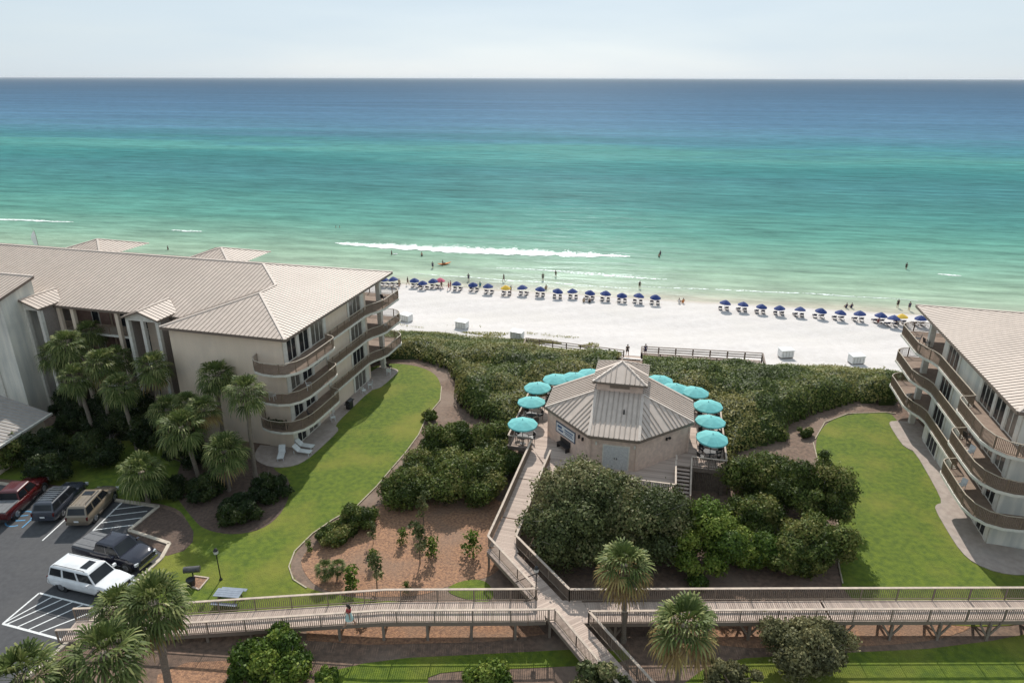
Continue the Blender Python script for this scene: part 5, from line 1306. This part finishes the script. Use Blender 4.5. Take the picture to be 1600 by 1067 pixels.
# ---------------------------------------------------------------- beach boxes
def sbox(label):
    t = thing('storage_box', label, 'box', (0,0,0), 0, 'white storage boxes on the beach'); mb = MB(); mb.box(-.95,.95,-.6,.6,.12,1.15); obj('crate', mb, M_white, t)
    mb = MB(); mb.hexa([(-1.02,-.67,1.15),(1.02,-.67,1.15),(1.02,.67,1.28),(-1.02,.67,1.28),(-1.02,-.67,1.22),(1.02,-.67,1.22),(1.02,.67,1.35),(-1.02,.67,1.35)]); obj('lid', mb, M_white, t)
    mb = MB()
    for x in (-.7,-.23,.23,.7): mb.box(x-.03,x+.03,-.63,-.6,.14,1.1)
    obj('batten', mb, mat('grey_plank', (.50,.50,.47), .8), t)
    mb = MB(); mb.box(-.9,.9,-.55,.55,0,.12); obj('skid', mb, M_wooddk, t); return t
bx = [(635,502,'white storage box on the sand nearest the left block'),(722,513,'white storage box at the grass edge, second from the left block'),(808,529,'white storage box beside the left ramp of the walkover'),(1227,557,'white storage box just right of the walkover ramp'),(1337,566,'white storage box nearest the right block')]
sb0 = None
for i, (x, y, lb) in enumerate(bx):
    p = G(x, y, -5.2); z = tz(p.x, p.y); p = G(x, y, z); loc = (p.x, p.y, tz(p.x, p.y)+.02); rz_ = R(-30+random.uniform(-6, 6)) if i < 3 else R(8)
    if sb0 is None: sb0 = sbox(lb); sb0.location = loc; sb0.rotation_euler = (0,0,rz_)
    else: dup(sb0, loc, rz_, lb, 'white storage boxes on the beach')
# feather flag
p = G(60, 388, -6.3); t = thing('beach_flag', 'tall white feather-shaped sail standing by the water behind the left roof', 'flag', (p.x, p.y, WATER_Z))
mb = MB(); mb.tube([(0,0,-.2),(0,0,3.2),(-.1,0,4.4),(-.5,0,5.0)], [.05,.045,.035,.02], 6); obj('mast', mb, M_wooddk, t)
mb = MB(); n_ = 10; L1 = [(-.06-(.0 if k < 7 else (k-7)*.12), 0, .9+k*.42) for k in range(n_)]; L2 = [(-.06-1.25*math.sin(math.pi*min(1, (k+2.5)/(n_+2)))**.8, .06*math.sin(k), .9+k*.40) for k in range(n_)]
mb.add(L1+L2, [(k, k+1, n_+k+1, n_+k) for k in range(n_-1)]); obj('sail', mb, M_white, t)
# ---------------------------------------------------------------- lamps, grill, picnic table, post
def lamp(base, hgt, label):
    t = thing('lamp_post', label, 'lamp post', base); mb = MB(); mb.lathe([(.12,0),(.12,.08),(.05,.2),(.04,.3),(.035,hgt-.35)], 10); obj('pole', mb, M_black, t)
    mb = MB(); mb.lathe([(.06,hgt-.38),(.15,hgt-.32),(.17,hgt-.12),(.11,hgt),(0,hgt+.02)], 12); obj('lamp_globe', mb, mat('frosted_glass', (.6,.6,.56), .3), t)
    mb = MB(); mb.lathe([(.17,hgt-.1),(.10,hgt+.06),(.02,hgt+.12),(0,hgt+.16)], 12); obj('cap', mb, M_black, t)
lamp(G(346, 907)[:], 2.6, 'small black lamp post on the lawn above the grill and picnic table')
lamp((1.58, 35.25, ZW), 2.5, 'black lamp post rising from the boardwalk junction')
p = G(304, 909); t = thing('park_grill', 'black barrel grill on a post over a small mulch patch', 'grill', p[:], R(8))
mb = MB(); mb.tube([(0,0,-.1),(0,0,.85)], .05, 8); obj('post', mb, M_black, t)
mb = MB(); mb.tube([(-.55,0,1.02),(-.53,0,1.02),(.53,0,1.02),(.55,0,1.02)], [.12,.23,.23,.12], 14); obj('barrel', mb, mat('sooty_steel', (.05,.05,.052), .5, (.09,.085,.08), 4), t)
mb = MB(); mb.bar((-.4,-.25,.98),(.4,-.25,.98),.03,.03); obj('handle', mb, M_chrome, t)
mb = MB(); mb.prism([tuple(G(x, y)[:2]) for x, y in ((296,916),(304,901),(327,904),(312,922))], -.02, .06); mo = obj('mulch_patch', mb, M_straw); mo['kind'] = 'structure'
mb = MB(); P4 = [G(x, y, .06) for x, y in ((296,916),(304,901),(327,904),(312,922))]
for i in range(4): mb.bar(P4[i], P4[(i+1) % 4], .10, .12)
struct('timber_edging', mb, M_woodcap)
p = G(300, 916); t = thing('grill_shadow_drum', 'squat dark drum shape added in place of the shadow beside the barrel grill', 'shadow shape', p[:]); mb = MB(); mb.lathe([(0,0),(.26,0),(.30,.5),(.31,.52)], 14); obj('drum', mb, M_dkplastic, t); mb = MB(); mb.lathe([(.32,.52),(.30,.58),(0,.62)], 14); obj('lid', mb, M_trimb, t)  # drum shape added where only a dark shadow lies by the grill
p = G(360, 941); t = thing('picnic_table', 'picnic table with pale blue-grey top and benches beside the boardwalk rail', 'picnic table', p[:], R(-6))
M_tabl = mat('blue_grey_paint', (.25,.285,.34), .8, (.20,.23,.28), 3)
mb = MB()
for k in range(4): mb.box(-.9,.9,-.38+k*.195,-.20+k*.195,.72,.76)
obj('tabletop', mb, M_tabl, t)
for s_ in (-.72,.72): mb = MB(); mb.box(-.9,.9,s_-.13,s_+.13,.42,.46); obj('bench', mb, M_tabl, t)
for s_ in (-.6,.6): mb = MB(); mb.bar((s_,-.72,.40),(s_,.72,.40),.06,.09); mb.bar((s_,-.55,0),(s_,-.2,.72),.06,.09); mb.bar((s_,.55,0),(s_,.2,.72),.06,.09); obj('leg', mb, M_wooddk, t)
p = G(68, 742); t = thing('sign_post', 'short white marker post in front of the red pickup', 'post', p[:]); mb = MB(); mb.tube([(0,0,-.1),(0,0,1.2)], .06, 8); obj('post', mb, M_trim, t); mb = MB(); mb.box(-.16,.16,-.09,-.06,.85,1.3); obj('plate', mb, M_white, t)
# ---------------------------------------------------------------- terrace and balcony furniture
def whitechair(label, kind):
    t = thing('patio_chair' if kind != 'sunbed' else 'sunbed', label, 'chair' if kind != 'sunbed' else 'sunbed', (0,0,0)); m_ = M_white
    if kind == 'sunbed':
        mb = MB(); mb.box(-.3,.95,-.3,.3,.30,.36); obj('seat', mb, m_, t); mb = MB(); mb.hexa([(-.32,-.3,.30),(-.32,.3,.30),(-.28,.3,.36),(-.28,-.3,.36),(-.85,-.3,.78),(-.85,.3,.78),(-.81,.3,.84),(-.81,-.3,.84)]); obj('backrest', mb, m_, t)
        for sx in (-.7,.8):
            for sy in (-.25,.25): mb = MB(); mb.bar((sx,sy,0),(sx,sy,.32),.05,.05); obj('leg', mb, m_, t)
        return t
    return None
def on_b(T, A, x, y, z): q = T(x, y, z); return (q.x+A[0], q.y+A[1], z)
sb = whitechair('white sunbed at the near tip of the left terrace', 'sunbed'); sb.location = on_b(TL, A_L, 1.0, -1.3, .10); sb.rotation_euler = (0,0,R(-80)); sb['group'] = 'white sunbeds'
dup(sb, on_b(TL, A_L, -.55, -.35, .10), R(-15), 'white sunbed at the terrace corner, nearer the lawn', 'white sunbeds')
dup(sb, on_b(TL, A_L, -.25, .65, .10), R(-15), 'white sunbed against the wall by the first dark door', 'white sunbeds')
wc = dchair('white chair on the left terrace below the row of small windows', M_white); wc.name = 'patio_chair'; wc.location = on_b(TL, A_L, -.2, 6.3, .10); wc.rotation_euler = (0,0,R(30)); wc['group'] = 'terrace and balcony chairs'
for (T_, A__, x, y, z, rz_, lb) in ((TL,A_L,-.35,13.0,.10,40,'white chair on the left terrace before the far window'),(TL,A_L,-.4,14.6,.10,200,'white chair facing it on the far part of the left terrace'),(TL,A_L,-.9,18.6,.10,90,'white chair in the sun at the far tip of the left terrace'),
    (TL,A_L,-.7,1.9,5.69,20,'pale chair on the third-storey near balcony of the left block'),(TL,A_L,1.4,-.9,5.69,80,'pale chair at the near end of the third-storey balcony, left block'),(TL,A_L,-.6,19.2,5.69,20,'pale chair on the far third-storey balcony of the left block'),
    (TR,A_R,-.6,19.6,2.85,120,'pale chair on the far second-storey balcony of the right block'),(TR,A_R,-.8,3.4,5.69,200,'pale chair on the near third-storey balcony of the right block'),(TR,A_R,-.8,3.2,2.85,200,'pale chair on the near second-storey balcony of the right block')):
    dup(wc, on_b(T_, A__, x, y, z), R(rz_), lb, 'terrace and balcony chairs')
dc = dchair('dark chair on the far top balcony of the right block', M_dkplastic); dc.name = 'patio_chair'; dc.location = on_b(TR, A_R, .2, 20.2, 8.53); dc['group'] = 'dark balcony chairs'
for (T_, A__, x, y, z, rz_, lb) in ((TR,A_R,-.3,21.2,8.53,150,'second dark chair on the far top balcony of the right block'),(TR,A_R,-.6,18.3,2.85,60,'dark chair on the far second-storey balcony of the right block'),(TR,A_R,-.1,6.0,5.69,10,'dark chair at the end of the near third-storey balcony, right block'),
    (TL,A_L,-.7,1.6,2.85,10,'dark chair on the near second-storey balcony of the left block'),(TL,A_L,-.5,18.4,2.85,60,'dark chair on the far second-storey balcony of the left block'),(TL,A_L,.1,20.6,8.53,60,'dark chair on the far top balcony of the left block'),(TL,A_L,-.4,19.9,.10,60,'dark chair on the far end of the left terrace')):
    dup(dc, on_b(T_, A__, x, y, z), R(rz_), lb, 'dark balcony chairs')
q = on_b(TL, A_L, -.55, 9.3, .09); t = thing('gas_grill', 'black covered grill against the middle wall of the left terrace', 'grill', q, R(75))
mb = MB(); mb.box(-.35,.35,-.25,.25,.1,.8); obj('cabinet', mb, M_black, t); mb = MB(); mb.tube([(-.4,0,.85),(.4,0,.85)], .26, 12); obj('hood', mb, M_dkplastic, t); mb = MB(); mb.box(.36,.8,-.2,.2,.78,.82); mb.box(-.8,-.36,-.2,.2,.78,.82); obj('side_shelf', mb, M_black, t)
q = on_b(TL, A_L, 1.3, -.95, 2.85); t = thing('planter_box', 'long planter with dark plants on the lowest near balcony, left block', 'planter', q, R(-14)); mb = MB(); mb.box(-1,1,-.18,.18,0,.4); obj('trough', mb, M_dkplastic, t)
cen = [[x, 0, .55] for x in np.linspace(-.85,.85,6)]; clumps_mesh('foliage', cen, [.28]*6, 500, .08, L_dark, t)
q = on_b(TR, A_R, .35, .9, 2.95); 
# ---------------------------------------------------------------- kayak, surfboard, towels
p = G(694, 414, WATER_Z); t = thing('kayak', 'orange kayak floating in the shallows', 'kayak', (p.x, p.y, WATER_Z), R(28))
mb = MB(); N = 12; vs = []; n_ = 8
for i in range(n_+1):
    u = i/n_*2-1; w_ = .36*(1-abs(u)**2.4)+.01; h_ = .30+.22*u*u
    for k in range(6): an_ = math.pi*k/5; vs.append((u*1.75, w_*math.cos(an_), h_-.30*math.sin(an_)*(1-abs(u)**3)))
mb.add(vs, [(i*6+k, i*6+k+1, (i+1)*6+k+1, (i+1)*6+k) for i in range(n_) for k in range(5)]+[(i*6, (i+1)*6, (i+1)*6+5, i*6+5) for i in range(n_)])
obj('hull', mb, fabric('orange_hull', (.65,.20,.04)), t); mb = MB(); mb.lathe([(.22,.34),(.27,.40),(.29,.34)], 12, (-.1,0,0)); obj('cockpit_rim', mb, M_black, t)
p = G(617, 398, WATER_Z); t = thing('bodyboard', 'white bodyboard held beside the wader nearest the breaker', 'bodyboard', (p.x, p.y, WATER_Z+.08), R(20)); mb = MB(); mb.prism(smooth_poly([(-.5,-.25),(.45,-.22),(.6,0),(.45,.22),(-.5,.25)], 1), 0, .07); obj('board', mb, M_white, t)
mb = MB(); mb.box(-.42,.3,-.03,.03,.07,.08); obj('stringer', mb, M_blueF, t)
# ---------------------------------------------------------------- people
M_skin = mat('skin', (.42,.25,.17), .6, (.38,.22,.15), 4); M_hair = mat('dark_hair', (.03,.02,.015), .6)
CL = {'navy': (.02,.03,.09), 'black': (.02,.02,.02), 'red': (.40,.04,.04), 'white': (.75,.75,.73), 'teal': (.05,.28,.30), 'orange': (.60,.22,.05), 'mint': (.50,.66,.62), 'rose': (.45,.13,.13), 'khaki': (.35,.28,.18)}
CLM = {k: fabric(k+'_cloth', v) for k, v in CL.items()}
def skinned(name, verts, edges, radii, root, sub=1):
    me = bpy.data.meshes.new(name+'_cage'); me.from_pydata(verts, edges, []); o = bpy.data.objects.new(name+'_cage', me); C.objects.link(o)
    md = o.modifiers.new('s', 'SKIN'); md.use_smooth_shade = True
    for i, r_ in enumerate(radii): me.skin_vertices[0].data[i].radius = (r_, r_)
    for i in range(len(verts)): me.skin_vertices[0].data[i].use_root = (i == root)
    ss = o.modifiers.new('u', 'SUBSURF'); ss.levels = sub; ss.render_levels = sub
    dg = bpy.context.evaluated_depsgraph_get(); dg.update(); new = bpy.data.meshes.new_from_object(o.evaluated_get(dg)); new.name = name
    C.objects.unlink(o); bpy.data.objects.remove(o); bpy.data.meshes.remove(me)
    return new
def figure(pose):
    """joints in metres, x = facing, y = left; returns body mesh and joints"""
    H_ = 0.0
    if pose == 'sit':
        J = dict(pel=(0,0,.16), sp=(-.08,0,.38), ch=(-.12,0,.60), nk=(-.10,0,.76), hd=(-.07,0,.87), tp=(-.06,0,.99))
        hip = .10; legs = [[(.02,s*hip,.14),(.42,s*.13,.42),(.62,s*.12,.05),(.76,s*.12,.04)] for s in (1,-1)]
        arms = [[(-.12,s*.19,.68),(-.18,s*.26,.42),(.05,s*.24,.28)] for s in (1,-1)]
    else:
        J = dict(pel=(0,0,.95), sp=(0,0,1.12), ch=(.0,0,1.33), nk=(.0,0,1.49), hd=(.03,0,1.60), tp=(.03,0,1.72)); hip = .10
        st_ = {'stand':(0.03,-.03),'walk':(.27,-.30)}[pose]
        legs = []; arms = []
        for s, q in ((1, st_[0]), (-1, st_[1])):
            kn = (q*.62+(.05 if q < 0 and pose == 'walk' else .02), s*.10, .50); an_ = (q-(.06 if pose == 'walk' and q < 0 else 0), s*.10, .09+(.06 if pose == 'walk' and q < 0 else 0))
            legs.append([(0,s*hip,.90), kn, an_, (an_[0]+.17, s*.11, .035)])
            sw = -q*.9; arms.append([(0,s*.20,1.40), (sw*.35-.02,s*.25,1.13), (sw*.75+.06,s*.26,.90)])
    V = [J['pel'], J['sp'], J['ch'], J['nk'], J['hd'], J['tp']]; Rr = [.135,.125,.15,.055,.095,.07]; E = [(0,1),(1,2),(2,3),(3,4),(4,5)]
    for lg in legs:
        o_ = len(V); V += lg; Rr += [.095,.062,.042,.035]; E += [(0,o_),(o_,o_+1),(o_+1,o_+2),(o_+2,o_+3)]
    for ar in arms:
        o_ = len(V); V += ar; Rr += [.055,.042,.03]; E += [(2,o_),(o_,o_+1),(o_+1,o_+2)]
        w_ = Vector(ar[2]); d = (w_-Vector(ar[1])).normalized(); s = 1 if ar[0][1] > 0 else -1; lat = Vector((1,0,0))
        lat = (lat-d*lat.dot(d)).normalized()
        pk = len(V); V.append(tuple(w_+d*.07)); Rr.append(.026); E.append((o_+2, pk))
        for k, ln in enumerate((.075,.085,.08,.06)):
            b0 = w_+d*.085+lat*(.033-.022*k); kk2 = len(V); V += [tuple(b0), tuple(b0+d*ln*.6+Vector((0,-s*.006,0))), tuple(b0+d*ln-Vector((0,s*.02,0)))]; Rr += [.0095,.0085,.007]; E += [(pk,kk2),(kk2,kk2+1),(kk2+1,kk2+2)]
        b0 = w_+d*.03+lat*.035; kk2 = len(V); V += [tuple(b0), tuple(b0+d*.03+lat*.03)]; Rr += [.010,.008]; E += [(pk,kk2),(kk2,kk2+1)]
    hd = Vector(J['hd']); nb = len(V); V.append(tuple(hd+Vector((.105,0,-.01)))); Rr.append(.016); E.append((4,nb))
    return skinned('person_body', V, E, Rr, 0), J, legs, arms
FIG = {}
def cloth_parts(pose, top, long_hair=False, skirt=False):
    body, J, legs, arms = FIG[pose]
    out_ = []
    mb = MB()                                       # shorts or skirt
    pel = Vector(J['pel']); sp = Vector(J['sp'])
    if skirt: mb.lathe([(.15,.20),(.17,.05),(.24,-.25),(.27,-.36)], 14, tuple(pel))
    else:
        mb.tube([pel.lerp(sp, .35), pel.lerp(sp,-.25)], [.155,.165], 12)
        for lg in legs:
            a = Vector(lg[0]); b_ = Vector(lg[1]); mb.tube([a.lerp(b_, -.05), a.lerp(b_, .5)], [.115,.10], 10)
    out_.append(('shorts' if not skirt else 'skirt', mb))
    if top:
        mb = MB(); ch_ = Vector(J['ch']); nk = Vector(J['nk']); mb.tube([sp.lerp(pel,.5), sp, ch_, ch_.lerp(nk,.55)], [.15,.14,.172,.10], 12)
        for ar in arms: a = Vector(ar[0]); b_ = Vector(ar[1]); mb.tube([Vector(J['ch']).lerp(a,.6)+Vector((0,0,.04)), a, a.lerp(b_,.45)], [.08,.073,.062], 8)
        out_.append(('shirt', mb))
    mb = MB(); h = Vector(J['hd'])+Vector((-.02,0,.045)); vs = []; 
    mb.lathe([(.108,-.03),(.112,.02),(.095,.07),(.055,.105),(0,.115)], 14, tuple(h))
    if long_hair: mb.tube([h+Vector((-.05,0,0)), h+Vector((-.10,0,-.14)), h+Vector((-.11,0,-.30))], [.085,.075,.03], 10)
    out_.append(('hair', mb)); return out_
PROT = {}
def person(px, py, z, pose, face, label, bottom='navy', top=None, long_hair=False, skirt=False, s=1.0, group='people on the beach and in the water', hair=None):
    if pose not in FIG: FIG[pose] = figure(pose)
    p = G(px, py, z); key = (pose, bool(top), long_hair, skirt)
    t = thing('person', label, 'person', (p.x, p.y, z), R(face), group); t.scale = (s,)*3
    me = FIG[pose][0]
    if not me.materials: me.materials.append(M_skin)
    bo = bpy.data.objects.new('body', me); C.objects.link(bo); bo.parent = t
    if key not in PROT:
        PROT[key] = [(nm, mesh_from(nm, mb.v, mb.f, M_hair, mb.t, None, True)) for nm, mb in cloth_parts(pose, top, long_hair, skirt)]
    for nm, me2 in PROT[key]:
        c_ = bpy.data.objects.new(nm, me2); C.objects.link(c_); c_.parent = t
        c_.material_slots[0].link = 'OBJECT'; c_.material_slots[0].material = M_hair if nm == 'hair' else (CLM[top] if nm == 'shirt' else CLM[bottom])
    return t
WZ = WATER_Z
def bz(px, py):
    p = G(px, py, -6.3); return tz(p.x, p.y)+.02
person(548, 979, ZW+.01, 'walk', 178, 'woman with long dark hair, red top and pale mint skirt walking on the boardwalk', 'mint', 'red', True, True, .98, 'people on the boardwalks')
person(980, 556, -3.05, 'walk', 95, 'person in dark clothes walking out along the dune walkover', 'black', 'black', False, False, 1.0, 'people on the boardwalks')
person(1008, 555, -3.30, 'stand', 100, 'person in navy standing at the top of the right walkover ramp', 'navy', 'navy', False, False, 1.0, 'people on the boardwalks')
W_ = [(612,403,'stand',-10,'wader with a white board nearest the breaker','black','black'),(659,405,'stand',60,'wader in dark shorts between the board holder and the kayak','black',None),(676,421,'stand',80,'wader standing just left of the orange kayak','navy','navy'),
      (868,434,'walk',200,'person in dark clothes wading alone above the umbrella row','black','black'),(1029,406,'stand',30,'pair leader wading far out, right of the foam line','black',None),(1031,402,'stand',210,'second wader of the pair right of the foam line','navy','navy'),(1415,421,'stand',40,'wader far out in front of the right block','black','black'),
      (525,363,'stand',0,'left one of two swimmers beyond the breaker','black',None),(531,363,'stand',0,'right one of two swimmers beyond the breaker','navy',None),(263,396,'stand',0,'wader seen just over the left roof','black','black')]
for x, y, po, fa, lb, bt, tp_ in W_:
    dp = .75 if y < 410 else .25
    person(x, y, WZ-dp if y > 370 else WZ-1.25, po, fa, lb, bt, tp_)
B_ = [(848,439,'stand',90,'dark clad person at the water edge left of the lone wader','black','black'),(787,441,'walk',150,'person walking at the waterline above the yellow umbrella','navy','black'),(732,440,'stand',90,'person in blue at the waterline behind an umbrella','navy','navy'),(999,451,'stand',90,'slim person standing at the waterline, right half of the long row','black','black'),
      (1402,480,'stand',90,'left one of two people at the waterline by the right block','black','black'),(1420,484,'stand',90,'right one of two people at the waterline by the right block','navy','navy'),(624,449,'stand',250,'person in khaki beside the second umbrella from the left block','khaki','khaki'),(637,446,'walk',10,'dark person walking left of the third umbrella','black','black'),
      (690,452,'walk',30,'dark person walking below the pink umbrella','black','black'),(701,454,'walk',200,'person in rose clothes walking right of the pink umbrella','rose','rose'),(704,452,'stand',0,'second person in rose clothes beside the walking one','rose','rose'),(798,459,'stand',0,'dark person standing right of the yellow umbrella, left row','black','black'),
      (1403,505,'sit',80,'person in white sitting before the right yellow umbrella','white','white'),(1067,473,'sit',100,'person in orange sitting alone in the gap between the rows','orange','orange'),(1061,473,'sit',60,'companion in white sitting in the gap between the rows','white','white'),
      (912,472,'sit',90,'left one of a pair sitting in front of the umbrellas','khaki','khaki'),(921,473,'sit',90,'right one of a pair sitting in front of the umbrellas','black','black'),(853,452,'sit',100,'person in khaki sitting between two umbrellas of the long row','khaki','khaki'),
      (1372,503,'sit',90,'person in rose sitting under the ninth umbrella of the right row','rose','rose'),(1322,480,'sit',90,'left one of two in blue sitting near the waterline','navy','navy'),(1330,480,'sit',90,'right one of two in blue sitting near the waterline','navy','navy'),(750,447,'sit',90,'person in teal sitting between umbrellas near the kayak','teal','teal')]
for x, y, po, fa, lb, bt, tp_ in B_:
    person(x, y, bz(x, y), po, fa, lb, bt, tp_)
k = person(693, 413, WZ+.12, 'sit', 28, 'person sitting in the orange kayak', 'black', 'black')
p_ = G(694, 414, WATER_Z); k.location = (p_.x-.25, p_.y-.1, WATER_Z+.12)
u3 = Vector(on_b(TR, A_R, 0, 0, 0))
q = G(1110, 690, DZ); person(1104, 700, DZ+.01, 'stand', 40, 'diner in rose standing by the front table on the right terrace', 'rose', 'rose', group='people on the pavilion deck')
# ---------------------------------------------------------------- sea air
mb = MB(); mb.box(-64000, 64000, -3000, 64000, -12, 44)
hz_m = bpy.data.materials.new('haze_air'); hz_m.use_nodes = True; n = hz_m.node_tree; n.nodes.clear()
vo = n.nodes.new('ShaderNodeVolumePrincipled'); vo.inputs['Color'].default_value = (.93,.96,1,1); vo.inputs['Density'].default_value = 2.6e-5; vo.inputs['Anisotropy'].default_value = .1
mo_ = n.nodes.new('ShaderNodeOutputMaterial'); n.links.new(vo.outputs[0], mo_.inputs['Volume'])
hz = obj('haze', mb, hz_m); hz['kind'] = 'stuff'; hz['label'] = 'thin pale sea haze softening the far horizon'; hz['category'] = 'haze'
